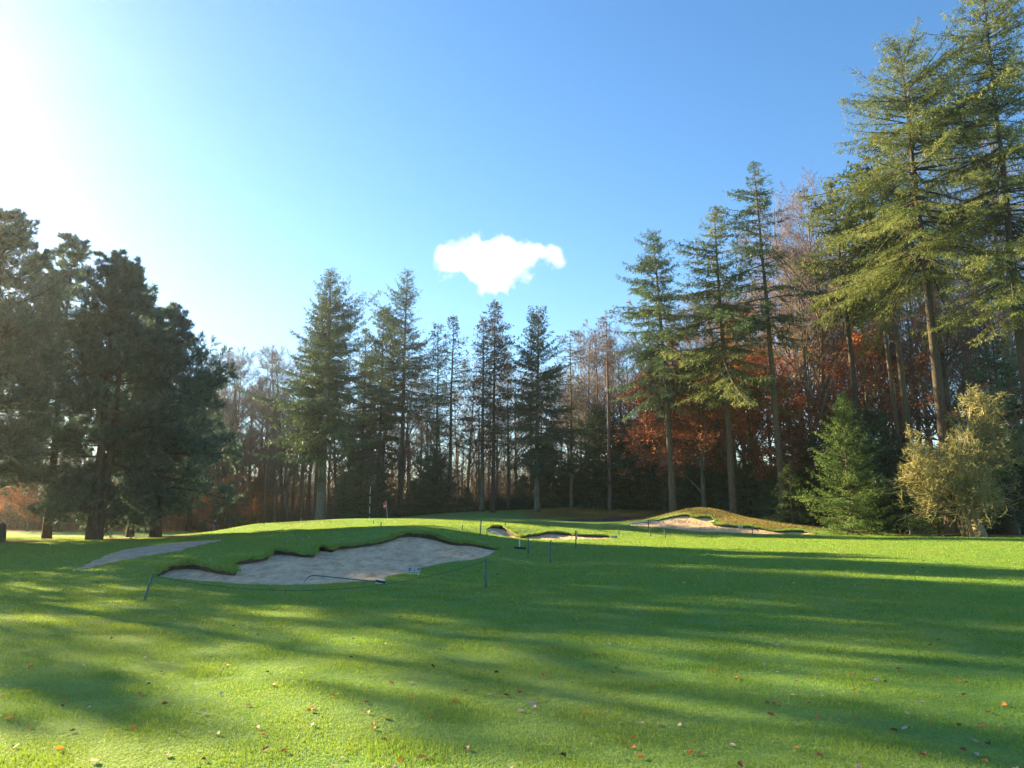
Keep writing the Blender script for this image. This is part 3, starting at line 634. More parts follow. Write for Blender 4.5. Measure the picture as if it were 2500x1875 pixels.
hero('douglas_fir', 'giant sunlit fir with a huge spreading crown over the hawthorn', 'tree', 2322, 52, 100, seed=34, base=.50, prof=[(0, 2.6), (.1, 6.0), (.25, 7.3), (.42, 6.6), (.6, 5.0), (.8, 2.7), (.92, 1.2), (1, .25)], mat=M['fir_warm'], barkm=M['bark_dark'], r0=.40, asym=.5, dens=1.25, gaps=.2, whorl=.62, per=8, lean=(-.02, 0), e_top=42, e_low=-20, sag=.25, leafL=.20, leafW=.042, fine=1.5, dead=40)
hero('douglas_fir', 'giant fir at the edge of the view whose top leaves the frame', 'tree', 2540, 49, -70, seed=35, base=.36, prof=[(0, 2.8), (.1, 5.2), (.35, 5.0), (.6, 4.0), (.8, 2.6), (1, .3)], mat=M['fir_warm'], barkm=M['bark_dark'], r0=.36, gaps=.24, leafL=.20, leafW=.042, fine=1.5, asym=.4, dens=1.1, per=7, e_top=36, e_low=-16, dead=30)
hero('douglas_fir', 'dark trunked fir showing a double stem just left of the giant sunlit fir', 'tree', 2240, 60, 330, seed=36, base=.64, gaps=.35, dens=.8, prof=[(0, 2.5), (.2, 3.8), (.5, 3.4), (1, .3)], mat=M['fir'], barkm=M['bark_tan'], r0=.33, asym=.4, lean=(-.03, 0), dead=30)
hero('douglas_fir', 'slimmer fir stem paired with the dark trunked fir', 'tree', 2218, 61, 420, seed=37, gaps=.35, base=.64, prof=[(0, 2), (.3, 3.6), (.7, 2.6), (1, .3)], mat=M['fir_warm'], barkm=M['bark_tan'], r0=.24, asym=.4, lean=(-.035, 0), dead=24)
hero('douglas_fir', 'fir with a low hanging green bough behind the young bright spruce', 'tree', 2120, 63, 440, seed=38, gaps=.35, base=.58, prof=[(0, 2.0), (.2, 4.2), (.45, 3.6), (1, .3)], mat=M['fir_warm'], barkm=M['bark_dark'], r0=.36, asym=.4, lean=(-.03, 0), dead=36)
hero('norway_spruce', 'dark spruce with drooping boughs at the right edge behind the hawthorn', 'tree', 2470, 56, 830, seed=39, base=.12, prof=[(0, 3.0), (.2, 4.2), (.6, 3.2), (1, .3)], mat=M['spruce'], barkm=M['bark_dark'], r0=.3, asym=.4, gaps=.25)
# low boughs hanging at mid height
def bough(u, v, D, az, L, seed):
    p = W(u, v, D)
    return p
# ================= young and understory spruces
YP = [(0, 2.9), (.06, 3.2), (.3, 2.4), (.6, 1.45), (.85, .6), (1, .12)]
hero('young_spruce', 'bright green cone-shaped young spruce standing in the sun at the wood edge', 'tree', 2078, 56.5, 958, seed=41, base=.03, prof=YP, mat=M['young'], barkm=M['bark_tan'], r0=.11, whorl=.30, per=7, e_top=50, e_low=4, sag=.16, tip=.18, asym=.25, leafL=.17, leafW=.05, dens=1.5, hang=.12)
hero('young_spruce', 'small sunlit spruce with layered low boughs left of the hawthorn stems', 'tree', 2290, 53.5, 1085, seed=42, base=.03, prof=[(0, 2.4), (.3, 2.1), (.7, 1.2), (1, .15)], mat=M['young'], barkm=M['bark_tan'], r0=.09, whorl=.32, per=7, leafL=.17, leafW=.05, dens=1.4)
hero('young_spruce', 'little pale green spruce at the right end of the hill bunker', 'tree', 1935, 62.5, 1128, seed=43, base=.03, prof=[(0, 1.9), (.3, 1.6), (.7, .8), (1, .1)], mat=M['young'], barkm=M['bark_tan'], r0=.07, whorl=.36, per=6, leafL=.18, leafW=.05, dens=1.1, gaps=.15)
dk = [conifer(50 + i, 9.5, .02, [(0, 3.3), (.1, 3.7), (.4, 2.9), (.75, 1.5), (1, .15)], M['spruce'], M['bark_dark'], r0=.12, whorl=.36, per=7, e_top=45, e_low=0, sag=.18, tip=.15, leafL=.27, leafW=.09, dens=1.1, asym=.35) for i in range(3)]
under = [  # u, D, v top, label
 (1462, 90, 990, 'dark spruce with a blunt top rising left of the copper beech leaves'), (1540, 90, 1030, 'broad dark spruce beneath the first copper leaves'), (1598, 89, 1075, 'dark spruce tucked against the tall bare fir trunk'),
 (1700, 75, 1118, 'dark young spruce behind the crest of the hill bunker'), (1770, 73, 1098, 'dark spruce right of the hill bunker crest'), (1835, 71, 1085, 'tall dark spruce between the two slender fir trunks'),
 (1892, 68, 1150, 'low dark spruce touching the little pale green spruce'), (2005, 66, 1060, 'dark spruce filling the gap left of the bright young spruce'), (2150, 62, 1000, 'dark spruce just behind the right side of the bright young spruce'),
 (2190, 64, 1090, 'dark spruce in the shade between the bright young spruce and the hawthorn'),
 (1340, 91, 1075, 'dark spruce spreading at the foot of the dark dense spruce'), (1275, 96, 1160, 'dark spruce low under the rusty larch'), (1395, 90, 1120, 'small dark spruce under the bare-branched dead larch'),
 (1210, 97, 1190, 'low dark spruce above the middle of the evergreen hedge'), (1140, 97, 1190, 'low dark spruce left of the hedge centre'), (1055, 89, 1092, 'pointed dark spruce above the left end of the evergreen hedge'),
 (1010, 94, 1170, 'small dark spruce right of the dark bare trunk behind the flag'), (930, 93, 1150, 'dark spruce just left of the flag'), (878, 90, 1120, 'big dark spruce beside the banded pole'), (838, 88, 1150, 'round dark spruce right of the thick grey trunk'),
 (1430, 92, 1160, 'low dark spruce above the pale leaved shrub'), (1660, 88, 1060, 'dark spruce deep under the copper beech'), (2420, 60, 1080, 'dark spruce in the shade behind the hawthorn trunk'), (2520, 58, 1110, 'dark spruce in the shade at the far right edge'),
 (1735, 82, 1010, 'tall dark spruce deep behind the hill bunker'), (1950, 74, 1040, 'tall dark spruce deep behind the little pale green spruce'), (2075, 70, 1030, 'dark spruce hidden behind the tip of the bright young spruce')]
for i, (u, D, v, lab) in enumerate(under):
    H = Htop(u, v, D); plant('understory_spruce', lab, 'tree', dk[i % 3], u, D, 'dark young spruces under the tall trees', scale=H / 9.5)
# ================= bare wood
bt = [bare_tree(60 + i, 20, .22, M['bark_grey'] if i % 2 else M['twig'], M['twig'], spread=.8 + .15 * (i % 3), limbs=24) for i in range(5)]
br = [bare_tree(70 + i, 20, .24, M['twig'], M['twig_red'], spread=1.0, limbs=26, low=.22) for i in range(2)]
rg = np.random.default_rng(8)
def rowtrees(u0, u1, n, D0, D1, v0, v1, label, group, pool, name='bare_tree'):
    for i in range(n):
        u = u0 + (u1 - u0) * (i + rg.uniform(.1, .9)) / n; D = rg.uniform(D0, D1); v = rg.uniform(v0, v1) if not callable(v0) else v0(u)
        plant(name, label, 'tree', pool[rg.integers(len(pool))], u, D, group, rz=rg.uniform(0, 6.28), scale=Htop(u, v, D) / 20)
rowtrees(455, 760, 17, 98, 112, 862, 905, 'pale leafless tree in the gap left of the broad bushy fir', 'pale leafless trees left of the broad fir', bt)
rowtrees(440, 760, 16, 93, 99, 960, 1090, 'low leafless tree among the dim stems left of the broad bushy fir', 'low leafless trees left of the broad fir', bt)
rowtrees(790, 1420, 26, 100, 116, 880, 960, 'leafless tree showing between the centre conifers', 'leafless trees between the centre conifers', bt)
rowtrees(820, 1400, 14, 94, 99, 1010, 1110, 'low reddish leafless tree under the centre conifers', 'low leafless trees under the centre conifers', br)
rowtrees(1415, 1620, 14, 90, 104, 812, 870, 'pale leafless birch in the cluster right of the centre conifers', 'pale birches right of the centre conifers', bt)
rowtrees(1600, 1930, 14, 88, 102, 700, 900, 'leafless tree behind the three tall firs', 'leafless trees behind the three tall firs', bt + br)
rowtrees(1990, 2560, 22, 68, 92, 560, 760, 'tall leafless tree behind the giant fir and hawthorn', 'leafless trees behind the giant fir', bt + br)
rowtrees(-160, 470, 22, 88, 112, 900, 1000, 'leafless tree far behind the left pines', 'leafless trees behind the left pines', bt)
bb = bare_tree(80, 27, .36, M['twig'], M['twig_red'], spread=1.35, limbs=34, low=.3, n3=8, n4=6)
plant('bare_beech', 'big purple-twigged leafless tree filling the space left of the giant fir', 'tree', bb, 2030, 73, scale=Htop(2030, 500, 73) / 27, rz=1.0)
plant('bare_beech', 'second purple-twigged leafless tree leaning behind the spindly fir', 'tree', bb, 1975, 78, scale=Htop(1975, 600, 78) / 27, rz=3.4)
plant('bare_beech', 'yellow-limbed leafless tree spreading at the far right edge', 'tree', bb, 2500, 63, scale=Htop(2500, 420, 63) / 27, rz=5.0)
# copper beeches
cbz = [bare_tree(90 + i, 15, .2, M['bark_grey'], M['twig_red'], spread=1.35, limbs=26, low=.12, leafm=M['copper'], leafn=17000, leaf_hi=.95, ang=62, n4=3, leaf_size=.2) for i in range(3)]
for u, D, v, k, lab in [(1625, 86, 900, 0, 'copper beech with rust-red leaves reaching left of the first tall fir trunk'), (1720, 71.5, 850, 1, 'tall copper beech between the first and second tall fir trunks'), (1850, 73, 860, 2, 'thin orange-leaved beech between the second and third tall fir trunks'),
                     (1790, 78, 760, 0, 'copper beech with its highest leaves behind the wide yellow-green fir'), (2140, 69, 800, 1, 'copper beech showing red leaves right of the purple bare tree'), (1955, 70, 930, 2, 'low orange beech behind the bright young spruce'), (2530, 60, 900, 0, 'copper beech glowing at the far right edge'),
                     (70, 80, 1120, 0, 'small red beech glowing between the leftmost pines'), (150, 82, 1170, 2, 'low orange beech left of the twin-stemmed pine'), (655, 96, 1130, 1, 'short orange beech in the dim wood left of the broad bushy fir'), (548, 90, 1150, 2, 'short red-leaved beech behind the right-hand pine')]:
    plant('copper_beech', lab, 'tree', cbz[k], u, D, 'copper beeches in the wood', scale=Htop(u, v, D) / 15)
# ================= left pines
hero('scots_pine', 'big round-headed pine with two dark stems, middle of the left pine group', 'tree', 228, 52, 640, gen=pine, seed=101, r0=.34, low=.08, rad=[(0, 3.0), (.25, 3.6), (.5, 4.0), (.7, 3.3), (.85, 2.2), (1, .8)], limbs=70, twin=(.9, .3, .96), dens=1.2)
hero('scots_pine', 'wide bushy pine with boughs down to the grass, rightmost of the left pine group', 'tree', 382, 56, 775, gen=pine, seed=102, r0=.36, low=.06, rad=[(0, 2.0), (.15, 3.2), (.3, 3.9), (.55, 3.9), (.8, 2.5), (1, .8)], limbs=74, dens=1.25, side=(0, .15))
hero('scots_pine', 'open-topped grey pine behind the left edge of the group', 'tree', 118, 55, 600, gen=pine, seed=103, r0=.28, low=.2, rad=[(0, 2.6), (.3, 3.4), (.6, 3.0), (.85, 2.0), (1, .9)], limbs=52, dens=1.0)
hero('scots_pine', 'tallest pine cut by the left edge of the view', 'tree', -80, 47, 545, gen=pine, seed=104, r0=.36, low=.12, rad=[(0, 3.2), (.3, 4.4), (.6, 4.0), (.85, 2.5), (1, 1.0)], limbs=72, dens=1.2)
hero('scots_pine', 'slim pine filling between the twin-stemmed pine and the wide bushy pine', 'tree', 320, 60, 742, gen=pine, seed=105, r0=.25, low=.12, rad=[(0, 2.6), (.4, 3.6), (.8, 2.4), (1, .8)], limbs=50, dens=1.1)
hero('scots_pine', 'low pine whose boughs hang right of the wide bushy pine', 'tree', 462, 92, 1000, gen=pine, seed=106, r0=.3, low=.02, rad=[(0, 2.8), (.3, 4.0), (.7, 3.0), (1, 1.0)], limbs=40, dens=1.1)
hero('scots_pine', 'small pale green pine at the right end of the pine group', 'tree', 548, 91, 1190, gen=pine, seed=107, r0=.10, low=.05, rad=[(0, 2.0), (.5, 1.8), (1, .6)], limbs=24, dens=1.0)
OFF = [(9.6, 47, 25), (12.6, 52, 26), (15.6, 63, 28), (18.5, 77, 31), (6.0, 41, 18.5), (11, 56, 27), (14.5, 66, 28), (3.4, 43, 13)]
# ================= trees just outside the view whose shadows cross the lawn
sp = conifer(110, 25, .12, [(0, 3.6), (.2, 4.6), (.5, 3.8), (.8, 2.2), (1, .4)], M['fir'], M['bark_dark'], asym=.5, dens=.29, gaps=.14, leafL=.5, leafW=.16)
def offscreen(c, s, H, lab='fir standing left of the view whose shadow crosses the lawn'):
    x, y = SUNP * c + SUNH * s
    plant('douglas_fir', lab, 'tree', sp, 0, y, 'firs left of the view', x=x, scale=H / 25, rz=c * 3.0)
for c, s, H in OFF: offscreen(c, s, H)
# ================= hawthorn
def hawthorn(seed, H):
    rng = np.random.default_rng(seed); tb = Buf(); cb = Buf()
    def stem(p, d, L, r, k=6, w=.08, up=.05):
        P, Rr, ds = grow(rng, np.array([p], float), nrm(np.array([d], float)), np.array([L]), np.array([r]), k, w, up, .55); tubes(tb, P, Rr, 8); return P, Rr, ds
    st_ = [stem((0, 0, -.2), (.0, 0, 1), 1.9, .42), ]
    top = st_[0][0][0, -1]
    st_ += [stem(top, (.65, .1, 1), 6.0, .26, 9), stem(top, (-.1, .1, 1), 7.0, .25, 9), stem((-.5, .1, -.2), (-.3, 0, 1), 6.0, .16), stem(top - [0, 0, .5], (-1.2, -.1, 1), 4.6, .12), stem(top, (.2, .8, 1), 4.4, .2)]
    P = np.concatenate([a[0][:, np.linspace(0, a[0].shape[1] - 1, 6).astype(int)] for a in st_]); Rr = np.concatenate([a[1][:, np.linspace(0, a[1].shape[1] - 1, 6).astype(int)] for a in st_]); ds = np.concatenate([a[2][:, np.linspace(0, a[2].shape[1] - 1, 6).astype(int)] for a in st_])
    # suckers round the base
    n = 16; a = rng.random(n) * 6.28; S = np.stack([-.45 + np.cos(a) * rng.uniform(.2, .8, n), np.sin(a) * .5, np.zeros(n) - .1], 1)
    D = nrm(np.column_stack([rng.normal(size=(n, 2)) * .13, np.ones(n)])); Ps, Rs, dss = grow(rng, S, D, rng.uniform(1.2, 3.4, n), np.full(n, .028), 5, .07, .02); tubes(tb, Ps, Rs, 4)
    n1 = 21
    S, D, L1, r, _ = kids(rng, P, Rr, ds, np.full(len(P), 4.6), n1, .25, 1, 50, .95, .35); P1, R1, d1 = grow(rng, S, D, np.clip(L1, 1.6, 4.2), np.full(len(S), .05), 7, .2, .05); tubes(tb, P1, R1, 4)
    # keep within a rounded crown
    def lim(X):
        c = np.array([0, 0, H * .57]); q = (X - c) / np.array([3.7, 3.5, H * .46]); n_ = np.linalg.norm(q, axis=-1, keepdims=True); s = np.where(n_ > 1, 1 / np.maximum(n_, 1e-6) ** .75, 1); return c + (X - c) * s
    P1 = lim(P1)
    kp = lambda S_: (S_[:, 2] > 1.9) | ((S_[:, 0] < -2.2) & (S_[:, 2] > 1.1))
    S, D, L2, r, _ = kids(rng, P1, R1, d1, np.clip(L1, 1.6, 4.2), 8, .2, 1, 55, .55, .4); g_ = kp(S); S, D, L2, r = S[g_], D[g_], L2[g_], r[g_]; P2, R2, d2 = grow(rng, S, D, L2, r * .8, 5, .3, .03); tubes(cb, P2, np.maximum(R2, .016), 3, tone=rng.random(len(P2)))
    S, D, L3, r, _ = kids(rng, P2, R2, d2, L2, 7, .1, 1, 60, .5, .4); P3, R3, d3 = grow(rng, S, D, np.maximum(L3, .35), r, 3, .35, .03); tubes(cb, P3, np.maximum(R3, .012), 3, tone=rng.random(len(P3)))
    S, D, L4, r, _ = kids(rng, P3, R3, d3, np.maximum(L3, .35), 5, .1, 1, 60, .6, .4); spikes(cb, S, S + D * np.maximum(L4, .16)[:, None], .012, tone=rng.random(len(S)))
    return {'trunk': tb.mesh('trunk', M['haw_bark'], True), 'crown': cb.mesh('crown', M['haw'])}
D_ = 50.5; Hh = Htop(2400, 905, D_)
plant('hawthorn', 'dense round leafless hawthorn with a forked fissured trunk in full sun', 'tree', hawthorn(120, Hh), 2392, D_, rz=0)
# ================= hedge and shrubs
def shrub_mass(seed, pts, hts, wid, mat, n, leafL=.16, leafW=.07):
    """leafy mass along a line of points (world) with heights"""
    rng = np.random.default_rng(seed); cb = Buf(); tb = Buf(); pts = np.array(pts, float); m = len(pts)
    lob = []
    for i in range(int(m * 7)):
        t = rng.random() * (m - 1); k = min(int(t), m - 2); p = pts[k] * (1 - t + k) + pts[k + 1] * (t - k); h = hts[k] * (1 - t + k) + hts[k + 1] * (t - k)
        s = rng.uniform(.55, 1.0); lob.append((p[0] + rng.normal() * .3, p[1] + rng.uniform(-.5, .5) * wid, p[2], h * s, wid * .4 * rng.uniform(.7, 1.2)))
    per = n // len(lob)
    for (x, y, z, h, w) in lob:
        d = rdir(rng, per); d[:, 2] = np.abs(d[:, 2]); rr = rng.uniform(.72, 1.05, per)[:, None]
        P0 = np.array([x, y, z]) + d * rr * np.array([w * 1.15, w, h]); Dn = nrm(d + rng.normal(size=(per, 3)) * .8); Sx = nrm(np.cross(Dn, rdir(rng, per))); sc = rng.uniform(.7, 1.3, per)
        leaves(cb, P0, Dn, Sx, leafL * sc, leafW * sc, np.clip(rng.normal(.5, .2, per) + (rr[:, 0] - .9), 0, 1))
    k = m * 14; t = rng.random(k) * (m - 1); i = np.minimum(t.astype(int), m - 2); b = pts[i] * (1 - (t - i))[:, None] + pts[i + 1] * (t - i)[:, None]
    b = b + np.column_stack([rng.normal(size=k) * .2, rng.normal(size=k) * wid * .25, np.zeros(k) - .1]); spikes(tb, b, b + np.column_stack([rng.normal(size=(k, 2)) * .35, np.array(hts).mean() * rng.uniform(.6, .95, k)]), .03)
    return {'stems': tb.mesh('stems', M['bark_dark']), 'foliage': cb.mesh('foliage', mat)}
def shrub(name, label, us, D, vt, mat, n, wid=2.4, **kw):
    X0 = XU(us[len(us) // 2], D); z0 = zat(X0, D); P = []; Hs = []
    for u, v in zip(us, vt): x = XU(u, D); z = zat(x, D); P.append((x - X0, 0, z - z0)); Hs.append(max(.5, Htop(u, v, D)))
    t = thing(name, label, 'shrub', (X0, D, z0)); 
    for k, me in shrub_mass(hash(name) % 7 + len(us) * 3 + us[0] % 13, P, Hs, wid, mat, n, **kw).items(): link(k, me, t)
shrub('rhododendron', 'long dark evergreen rhododendron bank, its rounded left part behind the green', [975, 1010, 1060, 1110, 1160], 90, [1236, 1215, 1208, 1206, 1212], M['rhodo'], 26000, 3.2)
shrub('rhododendron', 'dark evergreen rhododendron bank, its lower right part behind the mounds', [1170, 1220, 1280, 1340, 1400, 1450], 93, [1216, 1214, 1208, 1212, 1214, 1212], M['rhodo'], 26000, 3.2)
shrub('holly_shrub', 'glossy pale leaved shrub catching the sun behind the mounds', [1448, 1470, 1496], 89.5, [1196, 1194, 1205], M['holly'], 5000, 1.8)
shrub('rhododendron', 'dark low shrubs between the pale leaved shrub and the tall fir trunk', [1500, 1560, 1620], 91, [1200, 1190, 1205], M['rhodo'], 14000, 3.2)
def thicket(us, D, vt, label, seed, mat, n):
    X0 = XU(us[len(us) // 2], D); z0 = zat(X0, D); P = []; Hs = []
    for u, v in zip(us, vt): x = XU(u, D); P.append((x - X0, 0, zat(x, D) - z0)); Hs.append(max(.5, Htop(u, v, D)))
    t = thing('thicket', label, 'shrub', (X0, D, z0))
    for k, me in shrub_mass(seed, P, Hs, 3.4, mat, n, leafL=.16, leafW=.06).items(): link(k, me, t)
M['bram'] = foliage('russet_undergrowth', (.06, .035, .025), (.13, .07, .04), (.26, .13, .05)); M['brown'] = foliage('brown_undergrowth', (.04, .035, .028), (.085, .07, .05), (.14, .12, .07))
thicket([-150, -60, 20, 100, 180], 86, [1240, 1215, 1228, 1210, 1235], 'russet undergrowth behind the leftmost pines', 901, M['bram'], 16000)
thicket([180, 260, 330, 400], 90, [1225, 1205, 1222, 1215], 'russet undergrowth behind the twin-stemmed pine', 902, M['bram'], 14000)
thicket([400, 470, 540, 600], 93, [1230, 1216, 1238, 1230], 'low russet undergrowth right of the pine group', 903, M['bram'], 12000)
thicket([600, 660, 720, 780], 95, [1232, 1222, 1236, 1228], 'low brown undergrowth under the bare trees left of the broad fir', 904, M['brown'], 12000)
thicket([-200, -60, 80, 220, 360, 500], 104, [1080, 1050, 1070, 1040, 1070, 1060], 'tall brown thicket far behind the pine group', 905, M['brown'], 26000)
thicket([480, 560, 640, 720, 800], 110, [1060, 1045, 1070, 1050, 1060], 'tall brown thicket deep in the bare wood', 906, M['brown'], 30000)
thicket([780, 900, 1020, 1140, 1260, 1400], 106, [1110, 1115, 1110, 1090, 1060, 1060], 'tall brown thicket behind the centre conifers', 907, M['brown'], 36000)
# ================= far wood closing the view
def far_wood(seed, n):
    rng = np.random.default_rng(seed); cb = Buf()
    a = rng.uniform(R(-50), R(50), n); r = rng.uniform(112, 150, n); x = np.sin(a) * r; y = np.cos(a) * r
    h = rng.uniform(4, 11, n); z0 = height(np.column_stack([x, y])); P = np.column_stack([x, y, z0 - .2]); Q = P + np.column_stack([rng.normal(size=(n, 2)) * .7, h])
    spikes(cb, P, Q, rng.uniform(.03, .09, n))
    m = n * 26; i = rng.integers(0, n, m); t = rng.random(m) ** 1.1; b = P[i] + (Q[i] - P[i]) * t[:, None]; d = nrm(rdir(rng, m) * [1, 1, .6] + [0, 0, .5]); spikes(cb, b, b + d * rng.uniform(.8, 2.4, (m, 1)), .035)
    return cb.mesh('far_wood', M['twig'])
tag(link('far_wood', far_wood(130, 8500)), 'distant mass of leafless brush closing off the wood', 'wood', kind='stuff')
# ---------------------------------------------------------------- grass blades
def grass_blades(seed):
    rng = np.random.default_rng(seed); P = []
    D = 3.4
    while D < 60:
        d2 = D * 1.06; w = .80 * D + 1.6; area = 2 * w * (d2 - D); dn = 6500 * (min(1, 5.5 / D)) ** 1.75
        n = int(area * dn); P.append(np.stack([rng.uniform(-w, w, n), rng.uniform(D, d2, n)], 1)); D = d2
    P = np.concatenate(P)
    for o, gap in zip(OUT, (.0, .0, .0)):
        b = (P[:, 0] > o[:, 0].min()) & (P[:, 0] < o[:, 0].max()) & (P[:, 1] > o[:, 1].min()) & (P[:, 1] < o[:, 1].max()); i = np.where(b)[0]
        P = np.delete(P, i[inside(o, P[i])], 0)
    b = (P[:, 0] > po[:, 0].min()) & (P[:, 0] < po[:, 0].max()) & (P[:, 1] > po[:, 1].min()) & (P[:, 1] < po[:, 1].max()); i = np.where(b)[0]; P = np.delete(P, i[inside(po, P[i])], 0)
    P = P[(litter_mask(P) < .3) & (heather_mask(P) < .2) & (hollow_mask(P) < .2)]
    NF = 0
    # shaggy fringe along the turf lips
    for o, nn in ((OUT[0], 60), (OUT[1], 34), (OUT[2], 30)):
        sel = o[o[:, 3] > .05]; i = rng.integers(0, len(sel), len(sel) * nn); NF += len(i); P = np.concatenate([P, sel[i, :2] + rng.normal(size=(len(i), 2)) * .045])
    N = len(P); z = height_f(P)
    s = np.maximum(1, P[:, 1] / 6.5); clump = fnoise(P, 5, 21) * .5 + .8
    EF = np.zeros(N); EF[N - NF:] = 1; h = (1 + 1.3 * EF) * (.014 + .016 * rng.random(N)) * np.clip(clump, .5, 1.5) * np.minimum(s, 2.3) ** .6; w = .0026 * s * rng.uniform(.7, 1.3, N)
    az = rng.random(N) * 6.28; le = rng.uniform(.1, .9, N); top = np.stack([np.cos(az) * le * h, np.sin(az) * le * h, h], 1)
    a2 = rng.random(N) * 6.28; sd = np.stack([np.cos(a2), np.sin(a2), 0 * a2], 1) * w[:, None]
    B = np.column_stack([P, z - .002])
    V = np.stack([B - sd, B + sd, B + top], 1).reshape(-1, 3)
    tone = np.clip(rng.normal(.5, .22, N), 0, 1)
    print('blades', N)
    return make_mesh('grass_blades', V, [np.arange(N * 3).reshape(N, 3)], M['blade'], tone=tone)
def rough_tufts(seed, n):
    rng = np.random.default_rng(seed); P = np.column_stack([rng.uniform(-4, 33, n), rng.uniform(55, 90, n)]); P = P[(heather_mask(P) > rng.random(len(P)) * .9 + .05)]
    for o in OUT: P = P[~inside(o, P)]
    N = len(P); z = height_f(P); h = rng.uniform(.05, .16, N); az = rng.random(N) * 6.28; le = rng.uniform(.2, 1.1, N); a2 = rng.random(N) * 6.28; w = rng.uniform(.012, .03, N)
    sd = np.stack([np.cos(a2), np.sin(a2), 0 * a2], 1) * w[:, None]; B = np.column_stack([P, z - .01]); top = np.stack([np.cos(az) * le * h, np.sin(az) * le * h, h], 1)
    return make_mesh('rough_grass', np.stack([B - sd, B + sd, B + top], 1).reshape(-1, 3), [np.arange(N * 3).reshape(N, 3)], M['rough'], tone=np.clip(rng.normal(.5, .2, N) + fnoise(P, .5, 4) * .2, 0, 1))
M['rough'] = foliage('rough_heather', (.13, .13, .04), (.27, .225, .07), (.42, .30, .11), transl=.4)
tag(link('rough_grass', rough_tufts(210, 260000)), 'tufted golden rough grass and heather on the mounds', 'grass', kind='stuff')
def blade_mat():
    m, nt, b = new_mat('grass_blade'); tc = nd(nt, 'ShaderNodeTexCoord').outputs['Object']
    c, fine, mid = grass_colour(nt, tc); at = nd(nt, 'ShaderNodeAttribute', attribute_name='tone').outputs['Fac']
    c = mix(nt, .6, c, ramp(nt, at, [(.1, (.05, .18, .038)), (.5, (.16, .33, .06)), (.85, (.32, .45, .11)), (1, (.5, .46, .26))]))
    nt.links.new(c, b.inputs['Base Color']); b.inputs['Roughness'].default_value = .5; b.inputs['Specular IOR Level'].default_value = .25
    tr = nd(nt, 'ShaderNodeBsdfTranslucent'); br_ = mix(nt, 1.0, c, (1.5, 1.15, .4), 'MULTIPLY'); nt.links.new(br_, tr.inputs[0]); ms = nd(nt, 'ShaderNodeMixShader', i_Fac=.5)
    nt.links.new(b.outputs[0], ms.inputs[1]); nt.links.new(tr.outputs[0], ms.inputs[2]); nt.links.new(ms.outputs[0], nt.nodes['Material Output'].inputs['Surface']); return m
M['blade'] = blade_mat()
tag(link('grass', grass_blades(200)), 'short mown grass blades covering the lawn', 'grass', kind='stuff')

# ---------------------------------------------------------------- fallen leaves
def leaf_mat(name, c1, c2, rough=.6):
    m, nt, b = new_mat(name); tc = nd(nt, 'ShaderNodeTexCoord').outputs['Object']
    n = nd(nt, 'ShaderNodeTexNoise', i_Scale=60, i_Detail=4); nt.links.new(tc, n.inputs['Vector']); oi = nd(nt, 'ShaderNodeObjectInfo')
    c = mix(nt, n.outputs[0], c1, c2); hs = nd(nt, 'ShaderNodeHueSaturation'); mr = nd(nt, 'ShaderNodeMapRange'); mr.inputs['To Min'].default_value = .7; mr.inputs['To Max'].default_value = 1.2
    nt.links.new(oi.outputs['Random'], mr.inputs['Value']); nt.links.new(mr.outputs[0], hs.inputs['Value']); nt.links.new(c, hs.inputs['Color'])
    nt.links.new(hs.outputs[0], b.inputs['Base Color']); b.inputs['Roughness'].default_value = rough
    tr = nd(nt, 'ShaderNodeBsdfTranslucent'); nt.links.new(hs.outputs[0], tr.inputs[0]); ms = nd(nt, 'ShaderNodeMixShader', i_Fac=.35)
    nt.links.new(b.outputs[0], ms.inputs[1]); nt.links.new(tr.outputs[0], ms.inputs[2]); nt.links.new(ms.outputs[0], nt.nodes['Material Output'].inputs['Surface']); return m
LM = [('orange', leaf_mat('dry_orange_leaf', (.50, .15, .03), (.62, .26, .06))), ('brown', leaf_mat('dry_brown_leaf', (.16, .055, .03), (.27, .10, .05))),
      ('pale', leaf_mat('pale_leaf_underside', (.48, .36, .30), (.66, .56, .48))), ('dark', leaf_mat('dark_rotting_leaf', (.03, .02, .015), (.07, .05, .035)))]
def leaf_geo(seed, lobed):
    """curled leaf blade with a midrib; lobed = oak outline"""
    rng = np.random.default_rng(seed); n = 9; xs = np.linspace(0, 1, n); wd = np.sin(np.pi * xs ** .8) * .33
    if lobed: wd *= 1 + .35 * np.cos(xs * 6 * np.pi)
    wd[0] = .012; wd[-1] = .01
    curl = rng.uniform(.15, .55); bend = rng.uniform(-.3, .5)
    V = []
    for x, w in zip(xs, wd):
        for s in (-1, -.5, 0, .5, 1): V.append((x - .5, s * w, abs(s) ** 1.5 * w * curl * 1.8 + bend * .5 * (x - .5) ** 2 * 2 + (.02 * math.sin(x * 17 + s * 3))))
    Q = [(i * 5 + j, i * 5 + j + 1, i * 5 + j + 6, i * 5 + j + 5) for i in range(n - 1) for j in range(4)]
    V = np.array(V); V[:, 2] -= V[:, 2].min()
    # stalk
    k = len(V); V = np.vstack([V, [(-.5, .008, V[2, 2]), (-.5, -.008, V[2, 2]), (-.78, 0, .05)]])
    return V, np.array(Q), np.array([[k, k + 1, k + 2]])
LG = []
for k, (nm, mt) in enumerate(LM):
    for j in range(3):
        V_, Q_, T_ = leaf_geo(300 + k * 5 + j, j == 1); LG.append((nm, make_mesh('fallen_leaf', V_, [Q_, T_], mt, smooth=True)))
rl = np.random.default_rng(77)
LAB = {'orange': 'dry orange leaf lying on the mown lawn', 'brown': 'dry red-brown leaf lying on the mown lawn', 'pale': 'pale curled leaf turned underside up on the lawn', 'dark': 'dark wet leaf lying on the mown lawn'}
